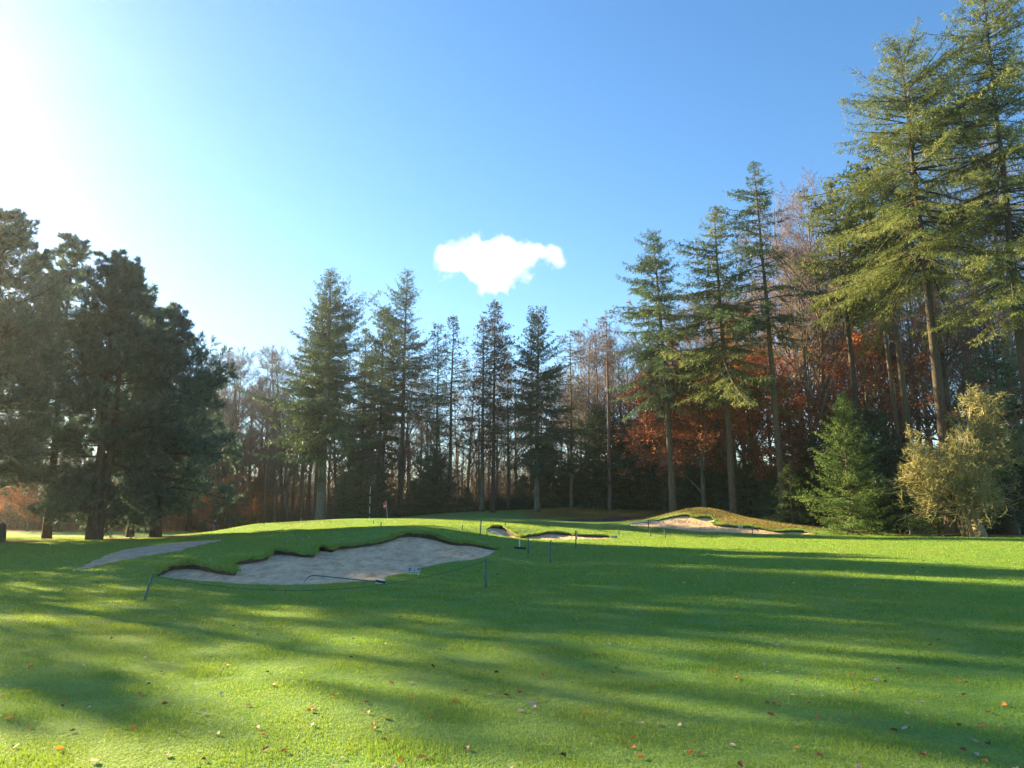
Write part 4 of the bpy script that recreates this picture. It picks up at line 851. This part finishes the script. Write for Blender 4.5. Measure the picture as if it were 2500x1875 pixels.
GRP = {'orange': 'orange leaves scattered on the lawn', 'brown': 'red-brown leaves scattered on the lawn', 'pale': 'pale leaves scattered on the lawn', 'dark': 'dark leaves scattered on the lawn'}
def one_leaf(x, y, kind, size, rz, j=0, tilt=0):
    me = [m for nm, m in LG if nm == kind][j % 3]
    o = link('fallen_leaf', me, None, (x, y, zat(x, y) + .012), (tilt, rl.normal() * .2, rz)); o.scale = (size,) * 3
    return tag(o, LAB[kind], 'leaf', GRP[kind])
# leaves read off the photo (u, v, kind), then a random scatter with the same density
seen = [(110,1634,'orange'),(108,1692,'orange'),(376,1698,'orange'),(199,1714,'orange'),(73,1760,'orange'),(123,1782,'orange'),(435,1723,'brown'),(359,1734,'orange'),(366,1785,'orange'),(198,1838,'orange'),(280,1868,'pale'),(93,1832,'brown'),(449,1850,'pale'),(654,1782,'orange'),
 (830,1702,'brown'),(777,1739,'orange'),(781,1774,'pale'),(669,1798,'orange'),(720,1838,'brown'),(563,1798,'orange'),(678,1834,'brown'),(688,1676,'orange'),(60,1679,'pale'),(50,1700,'pale'),(455,1788,'pale'),(1078,1590,'brown'),(1131,1590,'brown'),(1236,1586,'orange'),(1380,1595,'orange'),(1347,1587,'orange'),(1445,1631,'orange'),
 (1325,1655,'orange'),(1143,1691,'brown'),(1237,1702,'brown'),(1268,1695,'brown'),(1299,1721,'pale'),(1302,1730,'pale'),(1197,1699,'pale'),(1271,1738,'pale'),(966,1673,'orange'),(1117,1715,'orange'),(1063,1756,'orange'),(951,1754,'orange'),(912,1744,'orange'),(926,1781,'orange'),(1145,1829,'brown'),(951,1808,'brown'),(1053,1848,'pale'),(1042,1850,'brown'),
 (1531,1806,'orange'),(1532,1828,'orange'),(1549,1853,'orange'),(1424,1745,'orange'),(1579,1681,'orange'),(1551,1770,'pale'),(1488,1646,'brown'),(1271,1491,'orange'),(1397,1515,'brown'),(1405,1514,'pale'),(1090,1508,'orange'),(983,1508,'brown'),(2190,1567,'orange'),(2155,1579,'brown'),(2265,1566,'brown'),(2244,1580,'brown'),(2052,1648,'orange'),(2109,1664,'pale'),(2060,1689,'orange'),
 (2407,1725,'orange'),(2366,1743,'brown'),(1857,1752,'brown'),(1867,1723,'brown'),(1916,1779,'pale'),(1911,1700,'pale'),(1949,1721,'brown'),(2141,1791,'brown'),(2176,1749,'pale'),(2168,1787,'pale'),(2298,1777,'brown'),(2346,1868,'orange'),(2300,1840,'brown'),(2330,1851,'pale'),(2362,1823,'dark'),(2328,1817,'pale'),(1965,1853,'brown'),(1782,1874,'brown'),(1763,1827,'pale'),(1778,1657,'orange'),(1728,1641,'orange'),(1848,1624,'pale'),(1880,1576,'pale'),(530,1512,'orange'),(585,1532,'dark'),(1213,1648,'dark'),(1010,1671,'pale')]
cnt_l = 0
for (u, v, kd) in seen:
    D = Dg(v); one_leaf(XU(u, D), D, kd, rl.uniform(.045, .07), rl.uniform(0, 6.28), rl.integers(3), rl.normal() * .35); cnt_l += 1
lb2 = [(nm, me) for nm, me in LG]
far_leaf = []
while cnt_l < 298 or len(far_leaf) < 420:
    D = 4.6 + 46 * rl.random() ** 1.6 if cnt_l < 298 else rl.uniform(17, 52); v_ = rl.uniform(-.76, .76); x = v_ * D
    if rl.random() > .35 + .65 * (x / D + .76) / 1.5: continue
    q = np.array([[x, D]])
    if any(inside(o, q)[0] for o in OUT) or inside(po, q)[0]: continue
    kd = rl.choice(['orange', 'brown', 'pale', 'dark'], p=[.27, .3, .31, .12])
    if cnt_l < 298 and D < 20: one_leaf(x, D, kd, rl.uniform(.035, .06), rl.uniform(0, 6.28), rl.integers(3), rl.normal() * .3); cnt_l += 1
    elif D >= 17 and len(far_leaf) < 420: far_leaf.append((x, D, kd, rl.uniform(.05, .085), rl.uniform(0, 6.28)))
Vs, Qs, mi = [], [], []; base_ = 0; km = {'orange': 0, 'brown': 1, 'pale': 2, 'dark': 3}
for i, (x, y, kd, s, rz) in enumerate(far_leaf):
    V_, Q_, T_ = leaf_geo(400 + i % 9, i % 2); c, sn = math.cos(rz), math.sin(rz); V_ = V_ * s; V_ = np.column_stack([V_[:, 0] * c - V_[:, 1] * sn + x, V_[:, 0] * sn + V_[:, 1] * c + y, V_[:, 2] * 1.6 + zat(x, y) + .015])
    Vs.append(V_); Qs.append(Q_ + base_); base_ += len(V_); mi += [km[kd]] * len(Q_)
tag(link('scattered_leaves', make_mesh('scattered_leaves', np.concatenate(Vs), [np.concatenate(Qs)], mats=[m for _, m in LM], midx=mi)), 'small far-off dry leaves strewn over the fairway', 'leaves', kind='stuff')

# ---------------------------------------------------------------- posts, ropes, signs, rakes
M['post'] = plain('green_painted_post', (.03, .10, .10), .5, .3, 15)
M['post_far'] = plain('dark_stake', (.05, .06, .05), .6, .3, 15)
M['rope'] = plain('green_rope', (.02, .06, .05), .9, .2)
M['white'] = plain('white_plastic', (.72, .72, .70), .4, .06)
M['black'] = plain('black_rubber', (.02, .02, .022), .6, .2)
M['teal'] = plain('teal_tube', (.02, .12, .13), .35, .15)
M['sign'] = plain('sign_blue_green', (.03, .13, .20), .4, .05)
M['stump'] = bark('weathered_wood', (.10, .09, .085), (.30, .28, .27))
M['dark_wood'] = bark('dark_stump_wood', (.03, .026, .03), (.08, .065, .06))
def groundpt(u, v, D=None):
    if D is None:
        p = hit(u, v); return p
    x = XU(u, D); return np.array([x, D, zat(x, D)])
def post(u, vt, vb, r, label, D=None, ut=None, mat='post', group=None, name='fence_post', sides=10):
    p = groundpt(u, vb, D); top = W(u if ut is None else ut, vt, p[1]); d = top - p; Hp = np.linalg.norm(d)
    b = Buf(); z = np.linspace(-.12, Hp, 5); P = np.outer(z / Hp, d); tubes(b, P[None], np.full((1, 5), r), sides)
    t = thing(name, label, 'post', tuple(p), group=group); link('shaft', b.mesh('shaft', M[mat], True), t)
    c = Buf(); e = d / Hp; rr = np.array([r * 1.02, r * 1.02, r * .75, r * .2]); zz = np.array([Hp - .012, Hp + .004, Hp + .018, Hp + .024]); tubes(c, (zz[:, None] * e)[None], rr[None], sides); link('cap', c.mesh('cap', M[mat], True), t)
    return p, top
G1 = 'green posts round the sand'
a1 = post(352, 1402, 1467, .022, 'leaning dark green post at the left end of the large bunker', ut=372.6)
a2 = post(1186, 1366, 1438, .026, 'tall green post nearest the viewer right of the ground sign')
a3 = post(1289.7, 1314, 1354, .026, 'green post just right of the black and white rake')
a4 = post(1344.5, 1320.7, 1375.7, .024, 'green post standing alone on the shaded fairway')
a5 = post(1405.8, 1295.5, 1339.7, .028, 'green post in front of the low long bunker')
a5b = post(1408.4, 1297.5, 1318.5, .026, 'short post just behind the post before the low long bunker')
a6 = post(1171.7, 1270, 1308, .032, 'leaning green post left of the small bunker hump', ut=1175)
a7 = post(1188.8, 1293.6, 1309.8, .026, 'short dark post at the tip of the low long bunker')
a8 = post(1510.7, 1289.5, 1305, .03, 'thin stake beyond the sign at the low long bunker', mat='post_far')
a9 = post(1583, 1271, 1291, .035, 'stake before the pale pole of the hill bunker', mat='post_far')
a10 = post(1589, 1292, 1310, .032, 'thin stake on the bright fairway, left one of a pair', mat='post_far', ut=1587)
a11 = post(1624, 1294, 1314, .032, 'thin stake on the bright fairway, right one of a pair', mat='post_far', ut=1623)
post(911.7, 1270.7, 1283, .03, 'thin dark stake below the flag, farther one', D=56, mat='post_far')
post(930, 1275.6, 1291.8, .028, 'dark stake below the flag, nearer one', D=42, ut=930.7, mat='post_far')
post(1129, 1283, 1295, .028, 'small stake on the green left of the leaning post', D=45, mat='post_far')
post(1025, 1280.5, 1284, .03, 'tiny stake on the green above the crest of the large bunker', D=52, mat='post_far')
post(1233.7, 1275.6, 1280, .035, 'tiny stake above the small bunker hump', D=54, mat='post_far')
post(1835.7, 1283.4, 1302.4, .035, 'wooden stake in front of the right part of the hill bunker', D=55, mat='stump')
post(1848, 1293.5, 1301.5, .03, 'short stump of a stake in the hill bunker', D=56.5, mat='post_far')
post(2067, 1288, 1302.5, .03, 'thin stake under the bright young spruce', D=54.5, mat='post_far')
def rope(p, q, sag, label, n=16):
    t = np.linspace(0, 1, n); P = p[None] * (1 - t)[:, None] + q[None] * t[:, None]; P[:, 2] -= sag * 4 * t * (1 - t)
    P[:, 2] = np.maximum(P[:, 2], height(P[:, :2]) + .03)
    b = Buf(); tubes(b, P[None], np.full((1, n), .0045), 5); tag(link('rope', b.mesh('rope', M['rope'], True)), label, 'rope')
dz = np.array([0, 0, -.03])
rope(a1[1] + dz, a2[1] + dz, .42, 'slack green rope hanging along the front of the large bunker', 40)
rope(a2[1] + dz, a4[1] + dz, .24, 'slack green rope right of the tall nearest post')
rope(a4[1] + dz, a5[1] + dz, .3, 'slack green rope between the two posts on the shaded fairway')
rope(a3[1] + dz, a7[1] + dz, .2, 'thin rope leading from the rake to the small bunker hump')
# flag
p = groundpt(946.4, 1272, 76); t = thing('golf_flag', 'red and white golf flag on a thin pole on the green', 'flag', tuple(p)); top = W(942.6, 1222.5, 76) - p
b = Buf(); tubes(b, np.linspace([0, 0, -.1], top, 4)[None], np.full((1, 4), .022), 8); link('pole', b.mesh('pole', M['white'], True), t)
def flagmesh(mat, f0, f1):
    V = []; n = 7
    for i in range(n):
        for j in range(5):
            a = j / 4; h = f0 + (f1 - f0) * i / (n - 1); V.append(top * (1 - .015) + np.array([-.30 * a * (1 - .35 * h) , .06 * math.sin(a * 5 + h * 3), -.05 - .62 * h - .16 * a]))
    Q = [(i * 5 + j, i * 5 + j + 1, i * 5 + j + 6, i * 5 + j + 5) for i in range(n - 1) for j in range(4)]
    V = np.array(V); V2 = V + [0, .006, 0]; return make_mesh('cloth', np.vstack([V, V2]), [np.vstack([np.array(Q), np.array(Q)[:, ::-1] + len(V)])], mat, smooth=True)
M['flag_red'] = leaf_mat('red_flag_cloth', (.75, .08, .07), (.8, .10, .08)); M['flag_white'] = leaf_mat('white_flag_cloth', (.8, .7, .7), (.85, .8, .78))
link('red_cloth', flagmesh(M['flag_red'], 0, .45), t); link('white_cloth', flagmesh(M['flag_white'], .45, .72), t); link('red_cloth', flagmesh(M['flag_red'], .72, 1.0), t)
# banded pole
p = groundpt(901.7, 1268, 84); t = thing('banded_pole', 'thin white pole with dark bands before the dark spruces left of the flag', 'pole', tuple(p)); Hp = (W(901.7, 1187, 84) - p)[2]
for i in range(14):
    z0, z1 = Hp * i / 14, Hp * (i + 1) / 14; b = Buf(); r = .045 - .015 * i / 14; tubes(b, np.array([[[.01 * math.sin(i), 0, z0], [.01 * math.sin(i + 1), 0, z1]]]), np.full((1, 2), r), 8, cap=True)
    link('white_band' if i % 4 in (0, 1, 3) else 'dark_band', b.mesh('band', M['white'] if i % 4 in (0, 1, 3) else M['dark_wood'], True), t)
p = groundpt(733, 1270, 82); t = thing('white_stake', 'short leaning white stake at the foot of a dark trunk left of the green', 'stake', tuple(p)); b = Buf(); tubes(b, np.array([[[0, 0, -.1], [.03, 0, .4], [.1, 0, .95]]]), np.array([[.04, .04, .035]]), 8, cap=True); link('shaft', b.mesh('shaft', M['white'], True), t)
# signs
def sign(u, vb, D, w, h, leg, label, lines, back='sign', rz=0.0, frame=True):
    p = groundpt(u, vb, D); t = thing('ground_sign', label, 'sign', tuple(p), rz); b = Buf(); box(b, (0, 0, leg + h / 2), (w, .012, h)); link('board', b.mesh('board', M[back]), t)
    for s in (-1, 1): b = Buf(); box(b, (s * w * .34, 0.002, leg / 2 - .03), (.012, .008, leg + .056)); link('leg', b.mesh('leg', M['white']), t)
    if frame:
        b = Buf(); e = .008
        box(b, (0, -.009, leg + e / 2), (w, .006, e)); box(b, (0, -.009, leg + h - e / 2), (w, .006, e)); box(b, (-w / 2 + e / 2, -.009, leg + h / 2), (e, .006, h - 2 * e)); box(b, (w / 2 - e / 2, -.009, leg + h / 2), (e, .006, h - 2 * e)); link('frame', b.mesh('frame', M['white']), t)
    for i, tx in enumerate(lines):
        cu = bpy.data.curves.new('lettering', 'FONT'); cu.body = tx; cu.align_x = 'CENTER'; cu.align_y = 'CENTER'; cu.size = h * .44; cu.extrude = .002; cu.offset = h * .008; cu.materials.append(M['white'])
        o = link('lettering', cu, t, (0, -.0085, leg + h * (.72 - .42 * i)), (math.pi / 2, 0, 0)); cu.space_character = 1.0
        dg = bpy.context.evaluated_depsgraph_get(); me = bpy.data.meshes.new_from_object(o.evaluated_get(dg)); COL.objects.unlink(o); bpy.data.objects.remove(o)
        xs = [v.co.x for v in me.vertices]; mw = max(xs) - min(xs); k = w * (.86 if i else .56) / mw
        for v in me.vertices: v.co.x *= k
        link('lettering', me, t, (0, -.0145, leg + h * (.72 - .42 * i)), (math.pi / 2, 0, 0))
    return t
sign(1011, 1403.5, None, .315, .145, .045, 'small blue-green sign reading GROUND UNDER REPAIR beside the large bunker', ['GROUND', 'UNDER REPAIR'], rz=-.05)
sign(1499.5, 1315, None, .36, .15, .03, 'pale little ground sign at the right end of the low long bunker', ['GROUND', 'UNDER REPAIR'], rz=.1)
sign(1807, 1296, 57.3, .33, .16, .05, 'small blue and white sign standing on the hill bunker sand', ['GROUND', 'UNDER REPAIR'])
# rakes
def rake(label, pts, r, hpts, hmat, headmat, headd=(.05, .05), stripes=False):
    o = np.array(pts[0]); t = thing('bunker_rake', label, 'rake', tuple(o)); P = np.array(pts) - o; b = Buf(); tubes(b, P[None], np.full((1, len(P)), r), 8, cap=True); link('handle', b.mesh('handle', M[hmat], True), t)
    h0, h1 = np.array(hpts[0]) - o, np.array(hpts[1]) - o; d = h1 - h0; L = np.linalg.norm(d); d /= L; s = nrm(np.cross(d, [0, 0, 1.])); u = np.cross(s, d); Rm = np.stack([d, s, u], 1)
    b = Buf(); box(b, (h0 + h1) / 2, (L, headd[0], headd[1]), Rm); link('head', b.mesh('head', M[headmat]), t)
    if stripes:
        for k in (-.30, .30): b = Buf(); box(b, (h0 + h1) / 2 + d * 0 + u * (k * headd[1] * 1.9), (L * .96, headd[0] * 1.12, headd[1] * .3), Rm); link('white_strip', b.mesh('white_strip', M['white']), t)
    n = 12; c = h0[None] + d * np.linspace(.03, L - .03, n)[:, None] - u * headd[1] / 2; b = Buf(); spikes(b, c, c - u * .05 + s * .01, .006); link('teeth', b.mesh('teeth', M[headmat]), t)
p0 = hit(741, 1428); D0 = p0[1]
q = lambda u, v, D: W(u, v, D)
rake('bunker rake with a long curved teal handle at the near edge of the large bunker', [p0 + [0, 0, -.02], q(743, 1421, D0), q(747, 1414, D0), q(753, 1408.5, D0), q(761, 1405.3, D0), q(771, 1405, D0 + .03), q(800, 1408, D0 + .1), q(850, 1413, D0 + .25), q(919, 1420, D0 + .4)], .014, [q(918, 1418, D0 + .4), q(939.5, 1421.5, D0 + .35)], 'teal', 'black', (.07, .07), True)
pz = hit(1199, 1306.5); Dz = pz[1]
rake('bunker rake with a pale curved handle in the tip of the low long bunker', [pz, q(1199.5, 1301, Dz), q(1202, 1297, Dz), q(1206, 1297.5, Dz), q(1220, 1304, Dz), q(1234, 1311, Dz)], .022, [q(1231, 1311.8, Dz), q(1249, 1312.8, Dz)], 'white', 'black', (.09, .06))
p3 = hit(1269, 1341); D3 = p3[1]
rake('bunker rake with a black head and white handle pointing away from the viewer', [q(1268.8, 1336, D3), q(1268.5, 1326, D3 + .6), q(1268, 1316.5, D3 + 1.1)], .018, [q(1255, 1337, D3), q(1284, 1338.2, D3)], 'white', 'black', (.08, .09))
rake('long pale rake laid across the left tip of the hill bunker', [q(1541, 1277, 60), q(1560, 1275.5, 60.5), q(1583, 1272.5, 60.5), q(1600, 1273.5, 60.5)], .03, [q(1598, 1273.6, 60.5), q(1612, 1276, 60.5)], 'white', 'white', (.08, .06))
# wooden markers and stumps
def marker(u, vt, vb, D, w, label, mat='stump', name='marker_post', cat='post'):
    p = groundpt(u, vb, D); Hm = (W(u, vt, D) - p)[2]; t = thing(name, label, cat, tuple(p)); n = 8
    z = np.array([-.15, 0, .3, .6, .85, .95, 1.0]) * Hm; r = np.array([1.1, 1.05, 1, .98, .95, .7, .15]) * w / 2; P = np.column_stack([.02 * np.sin(z * 5), z * 0, z]); b = Buf(); tubes(b, P[None], r[None], 10); link('shaft', b.mesh('shaft', M[mat], True), t)
    b = Buf(); tubes(b, P[None, :2], r[None, :2] * np.array([1.5, 1.15]), 9); link('foot', b.mesh('foot', M[mat], True), t)
marker(2221, 1275, 1296, 56, .24, 'pale grey round-topped wooden marker in the shade left of the hawthorn')
marker(2483, 1276, 1292, 57, .3, 'grey wooden marker among red leaves at the right edge', )
marker(625, 1262, 1290, 98, .85, 'broad dark tree stump in the orange leaves of the dim wood', 'dark_wood', 'tree_stump', 'stump')
marker(9, 1276, 1320, 47, .42, 'dark broken trunk at the left edge under the pines', 'dark_wood', 'tree_stump', 'stump')
marker(134, 1264, 1297, 82, 1.0, 'dark stump between the left pines with red leaves around', 'dark_wood', 'tree_stump', 'stump')
# far bird
p = q(1590, 107, 140); t = thing('bird', 'tiny dark bird flying high in the blue sky', 'bird', tuple(p)); b = Buf()
tubes(b, np.array([[[-.14, 0, 0], [-.08, 0, .01], [0, 0, .02], [.08, 0, .01], [.18, 0, 0]]]), np.array([[.01, .04, .05, .035, .008]]), 8); link('body', b.mesh('body', M['black'], True), t)
for s in (-1, 1): b = Buf(); b.add([(.05, s * .03, .02), (-.05, s * .03, .02), (-.02, s * .2, .10), (.06, s * .19, .10), (-.05, s * .36, .06), (.05, s * .03, .012), (-.05, s * .03, .012), (-.02, s * .2, .092)], Q=[[0, 1, 2, 3]], T=[[3, 2, 4]]); link('wing', b.mesh('wing', M['black']), t)
# ---------------------------------------------------------------- walker
def skin_body(name, verts, edges, rad, mat, parent, sub=2):
    me = bpy.data.meshes.new(name); me.from_pydata(verts, edges, []); o = link(name, me, parent); me.materials.append(mat)
    md = o.modifiers.new('s', 'SKIN'); 
    for i, r in enumerate(rad): me.skin_vertices[0].data[i].radius = (r, r) if np.isscalar(r) else r
    me.skin_vertices[0].data[0].use_root = True
    ms = o.modifiers.new('u', 'SUBSURF'); ms.levels = sub; ms.render_levels = sub; md.use_smooth_shade = True
    return o
M['skin'] = plain('skin', (.55, .33, .24), .5, .05); M['purple'] = plain('purple_jacket', (.10, .03, .14), .8, .15); M['navy'] = plain('dark_skirted_coat', (.03, .03, .07), .8, .15); M['khaki'] = plain('khaki_trousers', (.24, .17, .11), .85, .15); M['hair'] = plain('dark_hair', (.03, .02, .02), .6, .2)
pg = groundpt(523, 1303, 85); pt = thing('person', 'person in a purple jacket and khaki trousers walking bent forward past the right-hand pine', 'person', tuple(pg), math.radians(150), scale=.93)
# figure faces -Y locally turned towards the left of view; walking, stooped
Vb = [(0, 0, .95), (0, -.04, 1.12), (0, -.12, 1.32), (0, -.17, 1.45), (0, -.21, 1.52), (0, -.25, 1.64), (0, -.26, 1.72),
      (.10, 0, .90), (.11, -.14, .50), (.11, -.20, .09), (.11, -.32, .04), (-.10, 0, .90), (-.11, .10, .50), (-.11, .34, .14), (-.11, .26, .05),
      (.19, -.14, 1.40), (.25, -.04, 1.14), (.24, -.20, .94), (.24, -.25, .86), (-.19, -.14, 1.40), (-.25, -.20, 1.14), (-.22, -.38, 1.02), (-.21, -.45, .99)]
Eb = [(0, 1), (1, 2), (2, 3), (3, 4), (4, 5), (5, 6), (0, 7), (7, 8), (8, 9), (9, 10), (0, 11), (11, 12), (12, 13), (13, 14), (3, 15), (15, 16), (16, 17), (17, 18), (3, 19), (19, 20), (20, 21), (21, 22)]
Rb = [.13, .12, .14, .10, .055, .095, .07, .085, .06, .04, .03, .085, .06, .04, .03, .055, .042, .032, .03, .055, .042, .032, .03]
skin_body('body', Vb, Eb, Rb, M['skin'], pt)
sel = [0, 1, 2, 3, 15, 16, 17, 19, 20, 21]; mp_ = {v: i for i, v in enumerate(sel)}
skin_body('jacket', [Vb[i] for i in sel], [(mp_[a], mp_[b_]) for a, b_ in Eb if a in mp_ and b_ in mp_], [Rb[i] + (.03 if i < 4 else .022) for i in sel], M['purple'], pt)
sel = [0, 7, 8, 9, 11, 12, 13]; mp_ = {v: i for i, v in enumerate(sel)}
skin_body('trousers', [Vb[i] for i in sel], [(mp_[a], mp_[b_]) for a, b_ in Eb if a in mp_ and b_ in mp_], [Rb[i] + .022 for i in sel], M['khaki'], pt)
skin_body('hair', [(0, -.20, 1.66), (0, -.215, 1.72), (0, -.25, 1.765)], [(0, 1), (1, 2)], [.07, .088, .07], M['hair'], pt)
for s, (fx, fy, fz) in ((1, (.11, -.27, .04)), (-1, (-.11, .30, .09))): skin_body('shoe', [(fx, fy + .10, fz + .02), (fx, fy, fz), (fx, fy - .12, fz - .01)], [(0, 1), (1, 2)], [.045, .05, .035], M['black'], pt)
for sx in (1, -1):
    hx = Vb[18] if sx > 0 else Vb[22]; dr = np.array([0, -.12, -.9]) if sx > 0 else np.array([0, -.9, -.25]); V2 = [tuple(hx)]; E2 = []; hx = np.array(hx)
    for f in range(4):
        o_ = hx + np.array([(f - 1.5) * .018, 0, 0]); n0 = len(V2); V2 += [tuple(o_ + dr * .05), tuple(o_ + dr * (.085 + .008 * (f in (1, 2))) + [0, .01, 0])]; E2 += [(0, n0), (n0, n0 + 1)]
    n0 = len(V2); V2 += [tuple(hx + dr * .03 + [-.035 * sx, -.02, 0]), tuple(hx + dr * .06 + [-.05 * sx, -.03, 0])]; E2 += [(0, n0), (n0, n0 + 1)]
    skin_body('hand', V2, E2, [.028] + [.009] * (len(V2) - 1), M['white'] if sx < 0 else M['skin'], pt, 1)
# ---------------------------------------------------------------- cloud
def outward(me):
    import bmesh
    bm = bmesh.new(); bm.from_mesh(me); bmesh.ops.remove_doubles(bm, verts=bm.verts, dist=1e-4); bmesh.ops.recalc_face_normals(bm, faces=bm.faces); bm.to_mesh(me); bm.free(); return me
def cloud():
    m, nt, b = new_mat('cloud_vapour'); nt.nodes.remove(b); tc = nd(nt, 'ShaderNodeTexCoord').outputs['Object']
    lob = [(0, 0, 0, 95, 60), (-85, 0, 5, 60, 42), (-45, 10, 35, 45, 32), (20, 0, 32, 55, 34), (70, 0, 10, 60, 38), (115, 0, 25, 38, 26), (148, 10, 8, 30, 22), (10, 0, -38, 60, 30), (45, 0, -50, 36, 18), (-120, 0, 2, 28, 22)]
    field = None
    for (x, y, z, rx, rz) in lob:
        mp = nd(nt, 'ShaderNodeMapping', vector_type='POINT'); mp.inputs['Location'].default_value = (-x / rx, -y / rx, -z / rz); mp.inputs['Scale'].default_value = (1 / rx, 1 / (rx * .8), 1 / rz); nt.links.new(tc, mp.inputs[0])
        ln = nd(nt, 'ShaderNodeVectorMath', operation='LENGTH'); nt.links.new(mp.outputs[0], ln.inputs[0]); s = nd(nt, 'ShaderNodeMath', operation='SUBTRACT'); s.inputs[0].default_value = 1; nt.links.new(ln.outputs['Value'], s.inputs[1]); sc = nd(nt, 'ShaderNodeMath', operation='MULTIPLY'); nt.links.new(s.outputs[0], sc.inputs[0]); sc.inputs[1].default_value = rz / 30
        if field is None: field = sc.outputs[0]
        else:
            mx = nd(nt, 'ShaderNodeMath', operation='SMOOTH_MAX'); mx.inputs[2].default_value = .3; nt.links.new(field, mx.inputs[0]); nt.links.new(sc.outputs[0], mx.inputs[1]); field = mx.outputs[0]
    n = nd(nt, 'ShaderNodeTexNoise', i_Scale=.022, i_Detail=6, i_Roughness=.62); nt.links.new(tc, n.inputs['Vector'])
    a = nd(nt, 'ShaderNodeMath', operation='MULTIPLY_ADD'); nt.links.new(n.outputs[0], a.inputs[0]); a.inputs[1].default_value = 4.2; a.inputs[2].default_value = -2.25
    su = nd(nt, 'ShaderNodeMath', operation='ADD'); nt.links.new(a.outputs[0], su.inputs[0]); nt.links.new(field, su.inputs[1])
    mr = nd(nt, 'ShaderNodeMapRange'); mr.inputs['From Min'].default_value = 0; mr.inputs['From Max'].default_value = 1.1; mr.inputs['To Max'].default_value = .02; nt.links.new(su.outputs[0], mr.inputs['Value'])
    pv = nd(nt, 'ShaderNodeVolumePrincipled'); pv.inputs['Color'].default_value = (1, 1, 1, 1); pv.inputs['Anisotropy'].default_value = .35; nt.links.new(mr.outputs[0], pv.inputs['Density']); nt.links.new(pv.outputs[0], nt.nodes['Material Output'].inputs['Volume'])
    b = Buf(); n1, n2 = 24, 12; th = np.linspace(0, 2 * math.pi, n1, endpoint=False); ph = np.linspace(0, math.pi, n2)
    V = np.array([(190 * math.cos(t) * math.sin(q_) + 10, 95 * math.sin(t) * math.sin(q_), 95 * math.cos(q_)) for q_ in ph for t in th]); b.add(V, Q=[(i * n1 + j, i * n1 + (j + 1) % n1, (i + 1) * n1 + (j + 1) % n1, (i + 1) * n1 + j) for i in range(n2 - 1) for j in range(n1)])
    o = link('cloud', outward(b.mesh('cloud', m))); o.location = W(1205, 640, 1700); tag(o, 'single white puffy cloud in the blue sky', 'cloud')
    m.cycles.volume_step_rate = .5 if hasattr(m, 'cycles') and hasattr(m.cycles, 'volume_step_rate') else 1
cloud()
# ---------------------------------------------------------------- camera, light, sky
cam = bpy.data.cameras.new('camera'); co = bpy.data.objects.new('camera', cam); COL.objects.link(co)
cam.sensor_width = 36; cam.lens = 36 * F / 2500; cam.clip_end = 20000; cam.clip_start = .05
co.location = (0, 0, CAMH); co.rotation_euler = (math.pi / 2 + TH, 0, 0); scene.camera = co
sun = bpy.data.lights.new('sun', 'SUN'); so = bpy.data.objects.new('sun', sun); COL.objects.link(so)
sun.energy = 5.0; sun.angle = R(.6); sun.color = (1, .79, .39)
sd = Vector((-math.sin(SUN_AZ) * math.cos(SUN_EL), math.cos(SUN_AZ) * math.cos(SUN_EL), math.sin(SUN_EL)))
so.rotation_euler = sd.to_track_quat('Z', 'Y').to_euler()
wd = bpy.data.worlds.new('World'); scene.world = wd; wd.use_nodes = True; nt = wd.node_tree
sky = nt.nodes.new('ShaderNodeTexSky'); sky.sky_type = 'NISHITA'; sky.sun_disc = False
sky.sun_elevation = SUN_EL; sky.sun_rotation = -SUN_AZ
sky.altitude = 0; sky.air_density = 1.0; sky.dust_density = .1; sky.ozone_density = 2.5
bg = nt.nodes['Background']; hs = nd(nt, 'ShaderNodeHueSaturation'); hs.inputs['Saturation'].default_value = 1.2; nt.links.new(sky.outputs[0], hs.inputs['Color']); nt.links.new(hs.outputs[0], bg.inputs[0]); bg.inputs[1].default_value = .057
scene.view_settings.view_transform = 'Standard'; scene.view_settings.look = 'None'; scene.view_settings.exposure = 2.35
scene.view_settings.gamma = 1; scene.view_settings.use_curve_mapping = False
scene.cycles.max_bounces = 6; scene.cycles.diffuse_bounces = 3; scene.cycles.transmission_bounces = 4; scene.cycles.volume_bounces = 8
scene.cycles.use_denoising = True

# ---------------------------------------------------------------- thin volume added to imitate veiling lens glare and lift the darks
hz = bpy.data.materials.new('glare_volume'); hz.use_nodes = True; nt = hz.node_tree; nt.nodes.remove(nt.nodes['Principled BSDF'])
pv = nt.nodes.new('ShaderNodeVolumePrincipled'); pv.inputs['Color'].default_value = (.86, .93, 1, 1); pv.inputs['Density'].default_value = .0004; pv.inputs['Anisotropy'].default_value = .8
nt.links.new(pv.outputs[0], nt.nodes['Material Output'].inputs['Volume'])
b = Buf(); box(b, (0, 60, 24), (260, 260, 54)); tag(link('glare_haze', outward(b.mesh('glare_haze', hz))), kind='stuff', label='thin scattering volume added to imitate veiling sun glare')
